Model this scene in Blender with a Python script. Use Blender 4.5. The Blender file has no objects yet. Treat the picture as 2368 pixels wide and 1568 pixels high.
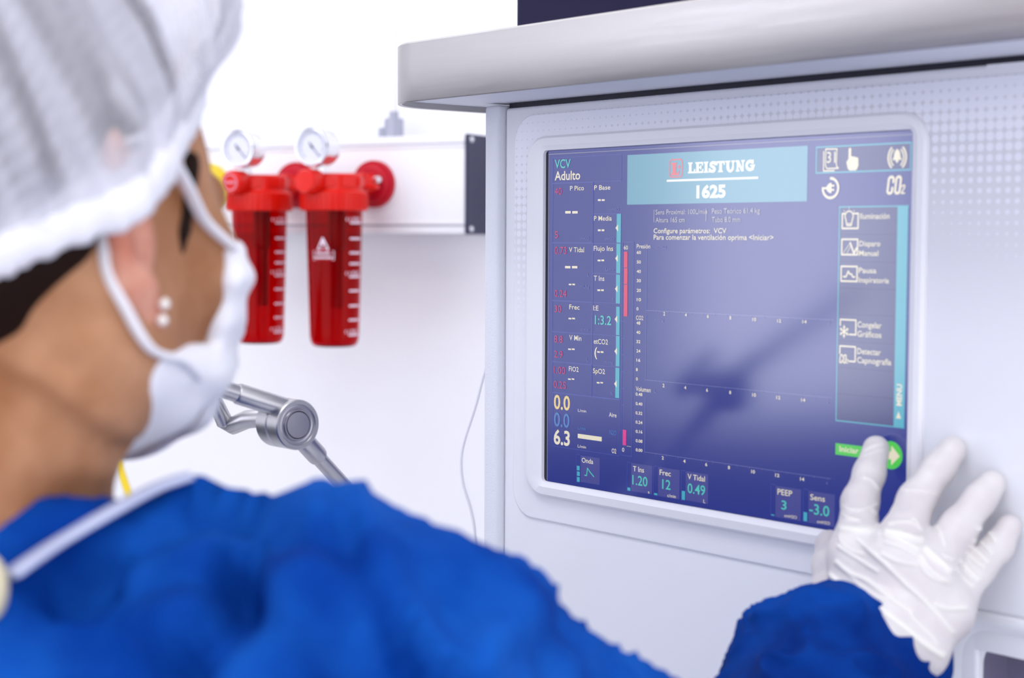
import bpy, bmesh, math, random
import numpy as np
import openvdb
from mathutils import Vector, Matrix

S = bpy.context.scene
COL = S.collection

# ---------------------------------------------------------------- camera, sky, exposure
GZ = 1.46                                   # height of the middle of the machine's display above the floor
cam_data = bpy.data.cameras.new('camera')
cam = bpy.data.objects.new('camera', cam_data); COL.objects.link(cam)
_r = Vector((0.64392867, 0.76507102, 0.00471311)); _u = Vector((-0.04924593, 0.03529923, 0.99816271)); _b = Vector((0.76349899, -0.64297769, 0.06040682))
cam.matrix_world = Matrix(((_r.x, _u.x, _b.x, 0.70175424), (_r.y, _u.y, _b.y, -0.74940855), (_r.z, _u.z, _b.z, 0.05321339 + GZ), (0, 0, 0, 1)))
cam_data.sensor_width = 36.0; cam_data.lens = 36.0 * 3797.05 / 2368
cam_data.clip_start = 0.02
cam_data.dof.use_dof = True; cam_data.dof.focus_distance = 1.13; cam_data.dof.aperture_fstop = 57.7 / 8.0
S.camera = cam
S.view_settings.view_transform = 'Standard'; S.view_settings.look = 'None'
S.view_settings.exposure = 0.0; S.view_settings.gamma = 1.0; S.view_settings.use_curve_mapping = False
S.cycles.use_denoising = True
S.cycles.max_bounces = 10; S.cycles.transmission_bounces = 8; S.cycles.transparent_max_bounces = 8

W = bpy.data.worlds.new('room_light'); S.world = W; W.use_nodes = True
_bg = W.node_tree.nodes['Background']; _bg.inputs['Color'].default_value = (0.935, 0.94, 1.0, 1); _bg.inputs['Strength'].default_value = 1.95

def area(name, loc, target, sx, sy, watts, col=(1, 1, 1)):
    d = bpy.data.lights.new(name, 'AREA'); d.shape = 'RECTANGLE'; d.size = sx; d.size_y = sy; d.energy = watts; d.color = col
    o = bpy.data.objects.new(name, d); COL.objects.link(o); o.location = loc
    o.rotation_euler = (Vector(target) - Vector(loc)).to_track_quat('-Z', 'Y').to_euler()
    return o
area('ceiling_lamp_light', (0.75, -0.75, 2.70), (0.75, -0.75, 0), 1.2, 0.6, 7, (0.97, 0.97, 1.0))
area('ceiling_lamp_light', (-0.85, -0.45, 2.70), (-0.85, -0.45, 0), 1.2, 0.6, 6, (0.97, 0.97, 1.0))

# ---------------------------------------------------------------- helpers
def V(*a): return np.array(a, dtype=np.float64)

def mat(name, col, rough=0.5, metal=0.0, spec=0.5, emit=None, estr=1.0, ior=None, trans=0.0, sheen=0.0, coat=0.0, sss=0.0, sss_col=None):
    m = bpy.data.materials.new(name); m.use_nodes = True
    b = m.node_tree.nodes['Principled BSDF']
    b.inputs['Base Color'].default_value = (*col, 1); b.inputs['Roughness'].default_value = rough; b.inputs['Metallic'].default_value = metal
    b.inputs['Specular IOR Level'].default_value = spec
    if ior: b.inputs['IOR'].default_value = ior
    if trans: b.inputs['Transmission Weight'].default_value = trans
    if sheen: b.inputs['Sheen Weight'].default_value = sheen
    if coat: b.inputs['Coat Weight'].default_value = coat
    if emit:
        b.inputs['Emission Color'].default_value = (*emit, 1); b.inputs['Emission Strength'].default_value = estr
    if sss:
        b.inputs['Subsurface Weight'].default_value = sss; b.inputs['Subsurface Scale'].default_value = 0.01
        b.inputs['Subsurface Radius'].default_value = sss_col or (1, 0.35, 0.2)
    return m

def noise_mix(m, scale, c1, c2, detail=3, stretch=(1, 1, 1), lo=0.35, hi=0.65, coord='Object'):
    """the thing's own mottled colour: two pigments mixed by noise"""
    nt = m.node_tree; b = nt.nodes['Principled BSDF']
    tc = nt.nodes.new('ShaderNodeTexCoord'); mp = nt.nodes.new('ShaderNodeMapping'); mp.inputs['Scale'].default_value = stretch
    n = nt.nodes.new('ShaderNodeTexNoise'); n.inputs['Scale'].default_value = scale; n.inputs['Detail'].default_value = detail
    r = nt.nodes.new('ShaderNodeMapRange'); r.inputs['From Min'].default_value = lo; r.inputs['From Max'].default_value = hi
    mx = nt.nodes.new('ShaderNodeMix'); mx.data_type = 'RGBA'; mx.inputs['A'].default_value = (*c1, 1); mx.inputs['B'].default_value = (*c2, 1)
    L = nt.links
    L.new(tc.outputs[coord], mp.inputs['Vector']); L.new(mp.outputs[0], n.inputs['Vector']); L.new(n.outputs['Fac'], r.inputs['Value'])
    L.new(r.outputs[0], mx.inputs['Factor']); L.new(mx.outputs['Result'], b.inputs['Base Color'])
    return m

def bump(m, scale, strength, dist=0.001, stretch=(1, 1, 1), detail=2):
    nt = m.node_tree; b = nt.nodes['Principled BSDF']
    tc = nt.nodes.new('ShaderNodeTexCoord'); mp = nt.nodes.new('ShaderNodeMapping'); mp.inputs['Scale'].default_value = stretch
    n = nt.nodes.new('ShaderNodeTexNoise'); n.inputs['Scale'].default_value = scale; n.inputs['Detail'].default_value = detail
    bp = nt.nodes.new('ShaderNodeBump'); bp.inputs['Strength'].default_value = strength; bp.inputs['Distance'].default_value = dist
    L = nt.links
    L.new(tc.outputs['Object'], mp.inputs['Vector']); L.new(mp.outputs[0], n.inputs['Vector']); L.new(n.outputs['Fac'], bp.inputs['Height']); L.new(bp.outputs[0], b.inputs['Normal'])
    return m

def mesh_obj(name, verts, faces, m=None, parent=None, smooth=False, angle=None):
    me = bpy.data.meshes.new(name); me.from_pydata([tuple(v) for v in verts], [], [tuple(f) for f in faces]); me.update()
    if smooth: me.polygons.foreach_set('use_smooth', [True] * len(me.polygons))
    o = bpy.data.objects.new(name, me); COL.objects.link(o)
    if m: me.materials.append(m)
    if angle is not None:
        me.set_sharp_from_angle(angle=math.radians(angle))
    if parent: o.parent = parent
    return o

def bm_obj(name, bm, m=None, parent=None, smooth=True, angle=35):
    bmesh.ops.recalc_face_normals(bm, faces=bm.faces)
    me = bpy.data.meshes.new(name); bm.to_mesh(me); bm.free()
    if smooth:
        me.polygons.foreach_set('use_smooth', [True] * len(me.polygons))
        me.set_sharp_from_angle(angle=math.radians(angle))
    o = bpy.data.objects.new(name, me); COL.objects.link(o)
    if m: me.materials.append(m)
    if parent: o.parent = parent
    return o

def empty(name, loc=(0, 0, 0), rz=0.0):
    o = bpy.data.objects.new(name, None); COL.objects.link(o); o.location = loc; o.rotation_euler = (0, 0, rz); o.empty_display_size = 0.05
    return o

def tag(o, label, cat, group=None, kind=None):
    o['label'] = label; o['category'] = cat
    if group: o['group'] = group
    if kind: o['kind'] = kind
    return o

def structure(o, label=None):
    o['kind'] = 'structure'
    if label: o['label'] = label
    return o

def add_box(bm, x0, y0, z0, x1, y1, z1, bev=0.0, seg=2):
    r = bmesh.ops.create_cube(bm, size=1.0)
    vs = r['verts']
    for v in vs: v.co = Vector(((x0 + x1) / 2 + v.co.x * (x1 - x0), (y0 + y1) / 2 + v.co.y * (y1 - y0), (z0 + z1) / 2 + v.co.z * (z1 - z0)))
    if bev:
        es = list({e for v in vs for e in v.link_edges})
        bmesh.ops.bevel(bm, geom=es, offset=bev, segments=seg, profile=0.5, affect='EDGES')

def frame_from(axis):
    a = Vector(axis).normalized(); t = Vector((0, 0, 1)) if abs(a.z) < 0.9 else Vector((1, 0, 0))
    x = t.cross(a).normalized(); y = a.cross(x).normalized()
    return a, x, y

def add_lathe(bm, prof, origin=(0, 0, 0), axis=(0, 0, 1), n=40, cap=True):
    """prof: list of (radius, height along axis)"""
    a, x, y = frame_from(axis); o = Vector(origin); rings = []
    for r, h in prof:
        if r < 1e-6: rings.append([bm.verts.new(o + a * h)])
        else: rings.append([bm.verts.new(o + a * h + x * (r * math.cos(2 * math.pi * k / n)) + y * (r * math.sin(2 * math.pi * k / n))) for k in range(n)])
    for A, B in zip(rings, rings[1:]):
        for k in range(n):
            k2 = (k + 1) % n
            if len(A) == 1 and len(B) > 1: bm.faces.new((A[0], B[k], B[k2]))
            elif len(B) == 1 and len(A) > 1: bm.faces.new((A[k], B[0], A[k2]))
            elif len(A) > 1: bm.faces.new((A[k], B[k], B[k2], A[k2]))
    if cap:
        if len(rings[0]) > 1: bm.faces.new(rings[0])
        if len(rings[-1]) > 1: bm.faces.new(rings[-1][::-1])

def catmull(pts, sub=8):
    P = [np.array(p, float) for p in pts]; out = []
    for i in range(len(P) - 1):
        p0 = P[max(i - 1, 0)]; p1 = P[i]; p2 = P[i + 1]; p3 = P[min(i + 2, len(P) - 1)]
        for k in range(sub):
            t = k / sub
            out.append(0.5 * ((2 * p1) + (p2 - p0) * t + (2 * p0 - 5 * p1 + 4 * p2 - p3) * t * t + (3 * p1 - p0 - 3 * p2 + p3) * t ** 3))
    out.append(P[-1]); return out

def add_tube(bm, pts, r, n=10, flat=1.0):
    P = [Vector(p) for p in pts]; rings = []; x = None
    for i, p in enumerate(P):
        d = (P[min(i + 1, len(P) - 1)] - P[max(i - 1, 0)]).normalized()
        if x is None:
            _, x, _y = frame_from(d)
        x = (x - d * x.dot(d)).normalized(); y = d.cross(x)
        rr = r[i] if isinstance(r, (list, tuple)) else r
        rings.append([bm.verts.new(p + x * (rr * math.cos(2 * math.pi * k / n)) + y * (rr * flat * math.sin(2 * math.pi * k / n))) for k in range(n)])
    for A, B in zip(rings, rings[1:]):
        for k in range(n): bm.faces.new((A[k], A[(k + 1) % n], B[(k + 1) % n], B[k]))
    bm.faces.new(rings[0][::-1]); bm.faces.new(rings[-1])

def rrect(x0, z0, x1, z1, r, n=8):
    out = []
    for cx, cz, a0 in ((x1 - r, z1 - r, 0), (x0 + r, z1 - r, 90), (x0 + r, z0 + r, 180), (x1 - r, z0 + r, 270)):
        for k in range(n + 1):
            a = math.radians(a0 + 90 * k / n); out.append((cx + r * math.cos(a), cz + r * math.sin(a)))
    return out

def add_loft(bm, loops, close_first=False, close_last=False):
    """loops: list of (x0,z0,x1,z1,r,y) rounded rectangles facing -y"""
    rings = [[bm.verts.new((p[0], y, p[1])) for p in rrect(x0, z0, x1, z1, r)] for x0, z0, x1, z1, r, y in loops]
    n = len(rings[0])
    for A, B in zip(rings, rings[1:]):
        for k in range(n): bm.faces.new((A[k], A[(k + 1) % n], B[(k + 1) % n], B[k]))
    if close_first: bm.faces.new(rings[0])
    if close_last: bm.faces.new(rings[-1][::-1])

# ---- signed distance modelling for soft bodies (cloth, skin, gloves): one continuous skin per body
def sd_cone(P, a, b, ra, rb):
    a = np.asarray(a, np.float32); b = np.asarray(b, np.float32); ba = b - a; l2 = float(ba @ ba); 
    rel = P - a; h = np.clip((rel @ ba) / l2, 0, 1)
    d = rel - h[..., None] * ba
    return np.sqrt((d * d).sum(-1)) - (ra + (rb - ra) * h)
def sd_ell(P, c, r, R=None):
    q = P - np.asarray(c, np.float32)
    if R is not None: q = q @ np.asarray(R, np.float32)
    r = np.asarray(r, np.float32); k0 = np.sqrt(((q / r) ** 2).sum(-1)); k1 = np.sqrt(((q / (r * r)) ** 2).sum(-1))
    return k0 * (k0 - 1.0) / np.maximum(k1, 1e-6)
def smin(a, b, k):
    h = np.maximum(k - np.abs(a - b), 0) / k
    return np.minimum(a, b) - h * h * k * 0.25
def smax(a, b, k): return -smin(-a, -b, k)

def sdf_surface(fn, lo, hi, vox):
    n = [int(math.ceil((h - l) / vox)) + 1 for l, h in zip(lo, hi)]
    xs, ys, zs = [np.float32(l) + np.arange(m, dtype=np.float32) * np.float32(vox) for l, m in zip(lo, n)]
    D = np.empty(n, np.float32)
    step = max(1, int(400000 / (n[1] * n[2])))
    for i in range(0, n[0], step):
        X, Y, Z = np.meshgrid(xs[i:i + step], ys, zs, indexing='ij')
        P = np.stack([X, Y, Z], -1)
        D[i:i + step] = fn(P.reshape(-1, 3)).reshape(X.shape)
    D = np.clip(D, -4 * vox, 4 * vox)
    D[0] = D[-1] = 3 * vox; D[:, 0] = D[:, -1] = 3 * vox; D[:, :, 0] = D[:, :, -1] = 3 * vox
    g = openvdb.FloatGrid(4 * vox); g.copyFromArray(D)
    pts, quads = g.convertToQuads(0.0)
    return np.array(pts) * vox + np.array(lo), np.array(quads)

def relax(v, q, it=2, lam=0.5):
    e = np.concatenate([q[:, [0, 1]], q[:, [1, 2]], q[:, [2, 3]], q[:, [3, 0]]])
    for _ in range(it):
        s = np.zeros_like(v); c = np.zeros(len(v))
        for a, b in ((0, 1), (1, 0)):
            for k in range(3): s[:, k] += np.bincount(e[:, a], v[e[:, b], k], len(v))
            c += np.bincount(e[:, a], minlength=len(v))
        v = v + lam * (s / np.maximum(c, 1)[:, None] - v)
    return v

def vnormals(v, q):
    fn = np.cross(v[q[:, 2]] - v[q[:, 0]], v[q[:, 3]] - v[q[:, 1]]); n = np.zeros_like(v)
    for j in range(4):
        for k in range(3): n[:, k] += np.bincount(q[:, j], fn[:, k], len(v))
    return n / np.maximum(np.linalg.norm(n, axis=1), 1e-12)[:, None]

_rs = np.random.RandomState(7); _LAT = _rs.rand(32, 32, 32)
def vnoise(P):
    i = np.floor(P).astype(int); f = P - i; f = f * f * (3 - 2 * f); o = 0
    for dx in (0, 1):
        for dy in (0, 1):
            for dz in (0, 1):
                w = (f[:, 0] if dx else 1 - f[:, 0]) * (f[:, 1] if dy else 1 - f[:, 1]) * (f[:, 2] if dz else 1 - f[:, 2])
                o = o + w * _LAT[(i[:, 0] + dx) % 32, (i[:, 1] + dy) % 32, (i[:, 2] + dz) % 32]
    return o * 2 - 1

def line_dist(v, line, d0):
    """distance of every vertex to a polyline, seen along the direction d0 the cloth faces"""
    d0 = np.asarray(d0, float); d0 = d0 / np.linalg.norm(d0)
    pr = lambda p: p - np.outer(p @ d0, d0)
    A = pr(v); Lp = pr(np.asarray(line, float)); best = np.full(len(v), 1e9)
    for a, b in zip(Lp, Lp[1:]):
        ba = b - a; h = np.clip(((A - a) @ ba) / max(ba @ ba, 1e-12), 0, 1)
        best = np.minimum(best, np.linalg.norm(A - a - h[:, None] * ba, axis=1))
    return best

def soft_obj(name, v, q, m, parent=None, sub=0):
    o = mesh_obj(name, v, q, m, parent, smooth=True)
    if sub:
        s = o.modifiers.new('subdivision', 'SUBSURF'); s.levels = sub; s.render_levels = sub
    return o
# ---------------------------------------------------------------- the room
M_wall = mat('white_wall_paint', (0.90, 0.90, 0.935), 0.6); bump(M_wall, 180, 0.05, 0.0005)
M_ceil = mat('white_ceiling_paint', (0.86, 0.86, 0.88), 0.8)
M_floor = mat('grey_vinyl_floor', (0.66, 0.67, 0.71), 0.35); noise_mix(M_floor, 30, (0.63, 0.64, 0.69), (0.69, 0.70, 0.74))
M_darkpanel = mat('added_dark_blue_panel', (0.012, 0.016, 0.05), 0.55)  # for an unseen panel, added so the display's lower part mirrors dark
M_alu = mat('white_aluminium', (0.88, 0.88, 0.915), 0.35)
M_added_frame = mat('added_window_frame_grey', (0.75, 0.76, 0.80), 0.4)
M_glow = mat('added_window_glow', (0.8, 0.8, 0.85), 0.5, emit=(0.86, 0.88, 1.0), estr=2.8)  # added glow, mirrored in the display and lighting from the left

TB = V(-0.92702132, -0.37500863, 0); NB = V(0.37500863, -0.92702132, 0)     # along the back wall (leftwards) and out of it
RZ = math.atan2(-TB[1], -TB[0])                                             # turn of everything fixed to the back wall
DW = -0.875
def wallpt(t, out, z): return V(*(TB * t + NB * (DW + out) + V(0, 0, z)))
def slab(name, corners_t, z, thick, m, along, normal, d):
    """wall slab: from t0 to t1 along a direction, z0 to z1, set back by its thickness"""
    vs = []
    for off in (0, -thick):
        for t, zz in ((corners_t[0], z[0]), (corners_t[1], z[0]), (corners_t[1], z[1]), (corners_t[0], z[1])):
            vs.append(along * t + normal * (d + off) + V(0, 0, zz))
    return mesh_obj(name, vs, [(0, 1, 2, 3), (7, 6, 5, 4), (0, 4, 5, 1), (1, 5, 6, 2), (2, 6, 7, 3), (3, 7, 4, 0)], m)
NL = V(0.92702132, 0.37500863, 0); TL = V(0.37500863, -0.92702132, 0); DL = -2.7   # left wall: out of it and along it
structure(slab('wall_back', (-2.6, 2.75), (0, 2.75), 0.1, M_wall, TB, NB, DW), 'white back wall carrying the gas rail')
structure(slab('wall_left', (-0.95, 3.4), (0, 2.75), 0.1, M_wall, TL, NL, DL), 'white side wall with an added frosted window')
fl = mesh_obj('floor', [(-4.5, -4.5, 0), (3.5, -4.5, 0), (3.5, 2.5, 0), (-4.5, 2.5, 0), (-4.5, -4.5, -.05), (3.5, -4.5, -.05), (3.5, 2.5, -.05), (-4.5, 2.5, -.05)], [(0, 1, 2, 3), (7, 6, 5, 4), (0, 4, 5, 1), (1, 5, 6, 2), (2, 6, 7, 3), (3, 7, 4, 0)], M_floor); structure(fl)
ce = mesh_obj('ceiling', [(-4.5, -3.2, 2.76), (2.6, -3.2, 2.76), (2.6, 2.5, 2.76), (-4.5, 2.5, 2.76), (-4.5, -3.2, 2.81), (2.6, -3.2, 2.81), (2.6, 2.5, 2.81), (-4.5, 2.5, 2.81)], [(0, 1, 2, 3), (7, 6, 5, 4), (0, 4, 5, 1), (1, 5, 6, 2), (2, 6, 7, 3), (3, 7, 4, 0)], M_ceil); structure(ce)
structure(slab('added_trim_1', (-0.85, 3.4), (0.02, 1.06), 0.012, M_darkpanel, TL, NL, DL + 0.014), 'unseen dark blue panel added to darken the lower display reflection')
# unseen window, added to brighten the display's reflection: frame and glowing pane
wf = bmesh.new()
def wl(t, out, z): return TL * t + NL * (DL + out) + V(0, 0, z)
def wbar(bm, t0, t1, z0, z1, o0, o1):
    r = bmesh.ops.create_cube(bm, size=1.0)
    for v in r['verts']:
        v.co = Vector(wl(t0 if v.co.x < 0 else t1, o0 if v.co.y < 0 else o1, z0 if v.co.z < 0 else z1))
WT0, WT1, WZ0, WZ1 = 1.16, 1.80, 1.10, 2.25
for a in ((WT0 - .04, WT0, WZ0 - .04, WZ1 + .04), (WT1, WT1 + .04, WZ0 - .04, WZ1 + .04), (WT0, WT1, WZ0 - .04, WZ0), (WT0, WT1, WZ1, WZ1 + .04)):
    wbar(wf, *a, 0.001, 0.05)
added_win = bm_obj('added_window_1', wf, M_added_frame, None, smooth=False); structure(added_win, 'unseen frosted window added for the bright display reflection')
wp = bmesh.new(); wbar(wp, WT0, WT1, WZ0, WZ1, 0.004, 0.016)
bm_obj('added_window_pane', wp, M_glow, added_win, smooth=False)

# ceiling lamps (their light comes from the area lights just below)
M_lampf = mat('lamp_housing_white', (0.8, 0.8, 0.8), 0.4); M_lampd = mat('lamp_diffuser', (0.9, 0.9, 0.9), 0.5, emit=(0.97, 0.97, 1.0), estr=2.0)
for x, y, lab in ((0.75, -0.75, 'rectangular ceiling lamp above the person'), (-0.85, -0.45, 'rectangular ceiling lamp above the steel support arm')):
    t = empty('ceiling_lamp', (x, y, 2.76)); tag(t, lab, 'lamp', 'ceiling lamps')
    b = bmesh.new(); add_box(b, -.64, -.34, -.045, .64, .34, -.002, 0.004); bm_obj('housing', b, M_lampf, t)
    b = bmesh.new(); add_box(b, -.6, -.3, -.052, .6, .3, -.046); bm_obj('diffuser', b, M_lampd, t)

# ---------------------------------------------------------------- the ventilator workstation (x along its front, y into it, display centred on x=0)
M_plate = mat('pale_grey_plastic', (0.79, 0.80, 0.855), 0.42); bump(M_plate, 1400, 0.06, 0.0002)
M_bezel = mat('pale_bezel_plastic', (0.80, 0.80, 0.845), 0.38)
M_post = mat('textured_post_paint', (0.70, 0.715, 0.785), 0.5); bump(M_post, 900, 0.55, 0.0006, detail=3)
M_under = mat('grey_shelf_paint', (0.72, 0.73, 0.79), 0.55); bump(M_under, 900, 0.4, 0.0005)
M_black = mat('black_gasket', (0.006, 0.006, 0.02), 0.5)
M_recess = mat('grey_recess_plastic', (0.17, 0.155, 0.24), 0.6)
M_navy = mat('dark_navy_plastic', (0.010, 0.008, 0.040), 0.5, spec=0.15)
M_dark = mat('dark_plastic', (0.05, 0.05, 0.06), 0.5)
M_screw = mat('zinc_screw', (0.75, 0.75, 0.78), 0.25, 1.0)
def brushed(name, col, rough, stretch):
    m = mat(name, col, rough, 1.0); nt = m.node_tree; b = nt.nodes['Principled BSDF']
    tc = nt.nodes.new('ShaderNodeTexCoord'); mp = nt.nodes.new('ShaderNodeMapping'); mp.inputs['Scale'].default_value = stretch
    n = nt.nodes.new('ShaderNodeTexNoise'); n.inputs['Scale'].default_value = 260; n.inputs['Detail'].default_value = 3
    r = nt.nodes.new('ShaderNodeMapRange'); r.inputs['To Min'].default_value = rough - .06; r.inputs['To Max'].default_value = rough + .12
    mx = nt.nodes.new('ShaderNodeMix'); mx.data_type = 'RGBA'; mx.inputs['A'].default_value = (*[c * .93 for c in col], 1); mx.inputs['B'].default_value = (*[min(1, c * 1.07) for c in col], 1)
    L = nt.links; L.new(tc.outputs['Object'], mp.inputs['Vector']); L.new(mp.outputs[0], n.inputs['Vector']); L.new(n.outputs['Fac'], r.inputs['Value']); L.new(r.outputs[0], b.inputs['Roughness'])
    L.new(n.outputs['Fac'], mx.inputs['Factor']); L.new(mx.outputs['Result'], b.inputs['Base Color'])
    return m
M_steel = brushed('brushed_stainless_steel', (0.55, 0.53, 0.515), 0.34, (0.05, 0.05, 1.0))

machine = tag(empty('ventilator_workstation', (0, 0, 0)), 'pale grey anaesthesia ventilator workstation with a blue touch display under a steel shelf', 'medical machine')
def on(o): o.location = (0, 0, GZ); return o          # parts are drawn around the middle of the display

# textured corner post, pale front plate with a cut-out for the lower recess
b = bmesh.new(); add_box(b, -.2155, -.004, -.95, -.2, .36, .1485, .003, 3); on(bm_obj('corner_post', b, M_post, machine))
b = bmesh.new()
add_box(b, -.1992, .002, -.95, .1985, .03, .1462, .0025, 3); add_box(b, .196, .002, -.165, .52, .03, .1462, 0); add_box(b, .196, .002, -.95, .52, .03, -.33, 0)
on(bm_obj('front_plate', b, M_plate, machine))
b = bmesh.new(); add_box(b, -.1992, .006, .1455, .52, .03, .1499); on(bm_obj('shadow_gap', b, M_black, machine))
b = bmesh.new(); add_box(b, -.199, .0305, -1.2, .519, .36, .148, .004); on(bm_obj('cabinet_body', b, M_plate, machine))
# printed overlay sheet with a halftone of pale dots
M_sheet = mat('printed_overlay', (0.79, 0.80, 0.855), 0.42)
nt = M_sheet.node_tree; pb = nt.nodes['Principled BSDF']; L = nt.links
def mth(op, a, b=None, c=None):
    n = nt.nodes.new('ShaderNodeMath'); n.operation = op
    for i, q in enumerate((a, b, c)):
        if q is None: continue
        if isinstance(q, (int, float)): n.inputs[i].default_value = q
        else: L.new(q, n.inputs[i])
    return n.outputs[0]
tc = nt.nodes.new('ShaderNodeTexCoord'); sx = nt.nodes.new('ShaderNodeSeparateXYZ'); L.new(tc.outputs['Object'], sx.inputs[0])
X, Z = sx.outputs['X'], sx.outputs['Z']; PITCH = 0.0057
cxn = mth('SUBTRACT', mth('FRACT', mth('DIVIDE', mth('ADD', X, 1.0), PITCH)), 0.5); czn = mth('SUBTRACT', mth('FRACT', mth('DIVIDE', mth('ADD', Z, 1.0), PITCH)), 0.5)
dist = mth('SQRT', mth('ADD', mth('MULTIPLY', cxn, cxn), mth('MULTIPLY', czn, czn)))
# dot size: large and merging near the top edge and the corners, dying away down both sides
edge = mth('ABSOLUTE', mth('SUBTRACT', X, 0.085))
fall = mth('ADD', 0.072, mth('MULTIPLY', mth('MAXIMUM', mth('SUBTRACT', edge, 0.06), 0.0), 0.36))
rad = mth('SUBTRACT', mth('MULTIPLY_ADD', edge, 0.55, 0.565), mth('MULTIPLY', mth('DIVIDE', mth('SUBTRACT', 0.137, Z), fall), 0.55))
rad = mth('MINIMUM', rad, 0.655)
fac = nt.nodes.new('ShaderNodeMapRange'); L.new(mth('SUBTRACT', rad, dist), fac.inputs['Value']); fac.inputs['From Min'].default_value = -0.02; fac.inputs['From Max'].default_value = 0.06
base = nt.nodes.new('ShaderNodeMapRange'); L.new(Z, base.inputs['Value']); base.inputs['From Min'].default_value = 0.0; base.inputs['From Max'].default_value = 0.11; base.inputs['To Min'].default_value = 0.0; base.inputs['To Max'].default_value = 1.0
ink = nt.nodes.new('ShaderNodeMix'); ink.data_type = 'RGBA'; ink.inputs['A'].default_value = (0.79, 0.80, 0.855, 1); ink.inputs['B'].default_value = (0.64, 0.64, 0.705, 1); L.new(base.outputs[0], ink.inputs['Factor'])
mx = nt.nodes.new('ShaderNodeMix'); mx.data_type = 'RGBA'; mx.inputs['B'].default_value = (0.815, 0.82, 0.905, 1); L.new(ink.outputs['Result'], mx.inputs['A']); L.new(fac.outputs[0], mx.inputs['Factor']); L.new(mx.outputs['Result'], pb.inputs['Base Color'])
b = bmesh.new()
add_loft(b, [(-.1875, -.1425, .50, .1402, .020, .0022), (-.1875, -.1425, .50, .1402, .020, .0012), (-.1867, -.1417, .4992, .1394, .0192, .0008)], close_last=True)
on(bm_obj('overlay_sheet', b, M_sheet, machine, angle=20))
# raised bezel round the display
b = bmesh.new()
add_loft(b, [(-.1706, -.1248, .1622, .1244, .018, .001), (-.1706, -.1248, .1622, .1244, .018, -.0012), (-.1690, -.1232, .1606, .1228, .0165, -.0030), (-.1600, -.1180, .1570, .1178, .009, -.0034),
             (-.1548, -.1158, .1542, .1156, .005, -.0024), (-.1530, -.1145, .1532, .1145, .003, -.0022), (-.1526, -.1142, .1529, .1142, .0025, .0006)])
on(bm_obj('screen_bezel', b, M_bezel, machine, angle=25))
b = bmesh.new(); add_box(b, -.1528, .0001, -.1144, .1531, .0006, .1144); on(bm_obj('screen_gasket', b, M_black, machine))
# lower recess: moulded lip and dark inside
b = bmesh.new()
add_loft(b, [(.172, -.42, .50, -.1436, .026, .0022), (.172, -.42, .50, -.1436, .026, .0004), (.176, -.415, .495, -.1450, .024, -.0012), (.184, -.40, .485, -.1500, .020, -.0006), (.192, -.39, .475, -.1560, .016, .004), (.1985, -.385, .470, -.1602, .013, .0075)])
on(bm_obj('recess_lip', b, M_plate, machine, angle=60))
b = bmesh.new(); add_loft(b, [(.1985, -.385, .470, -.1602, .013, .0075), (.1990, -.3845, .4695, -.1607, .0125, .029)], close_last=True); on(bm_obj('recess_liner', b, M_recess, machine, angle=60))
# steel shelf on top: brushed edge band with rounded corner, painted underside
def shelf_loop(off, r):
    x0, x1, y0, y1 = -.2435 + off, .56 - off, -.0835 + off, .40 - off; out = []
    for cx, cy, a0 in ((x0 + r, y0 + r, 180), (x1 - r, y0 + r, 270), (x1 - r, y1 - r, 0), (x0 + r, y1 - r, 90)):
        for k in range(13):
            a = math.radians(a0 + 90 * k / 12); out.append((cx + r * math.cos(a), cy + r * math.sin(a)))
    return out
def ring_mesh(levels, cap=None):
    bm = bmesh.new(); R = [[bm.verts.new((p[0], p[1], z)) for p in shelf_loop(o, r)] for o, r, z in levels]; n = len(R[0])
    for A, B in zip(R, R[1:]):
        for k in range(n): bm.faces.new((A[k], A[(k + 1) % n], B[(k + 1) % n], B[k]))
    if cap: bm.faces.new(R[-1])
    return bm
on(bm_obj('shelf_band', ring_mesh([(.003, .045, .1515), (.003, .045, .1462), (.0004, .0475, .1458), (0, .048, .1464), (0, .048, .1850), (.0012, .0468, .1862), (.02, .03, .1862)], cap=True), M_steel, machine))
on(bm_obj('shelf_underside', ring_mesh([(.0031, .0449, .156), (.0031, .0449, .1502), (.02, .03, .1500)], cap=True), M_under, machine))
for x, y in ((-.17, .04), (-.17, .32), (.49, .04), (.49, .32)):
    b = bmesh.new(); add_lathe(b, [(.012, -1.459), (.028, -1.45), (.03, -1.43), (.028, -1.41), (.012, -1.40)], (x - .0, y, 0), (0, 0, 1), 20)
    add_box(b, x - .02, y - .02, -1.41, x + .02, y + .02, -1.199); on(bm_obj('castor', b, M_dark, machine))

# dark box on the shelf
b = bmesh.new(); add_box(b, -.2115, .02, 0, .18, .30, .26, .006, 3); add_box(b, -.2145, .017, .0005, .183, .303, .012, .004, 2)
o = bm_obj('equipment_box', b, M_navy, None); o.location = (0, 0, GZ + .1862); tag(o, 'dark navy equipment box standing on the brushed steel shelf', 'box')

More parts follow.
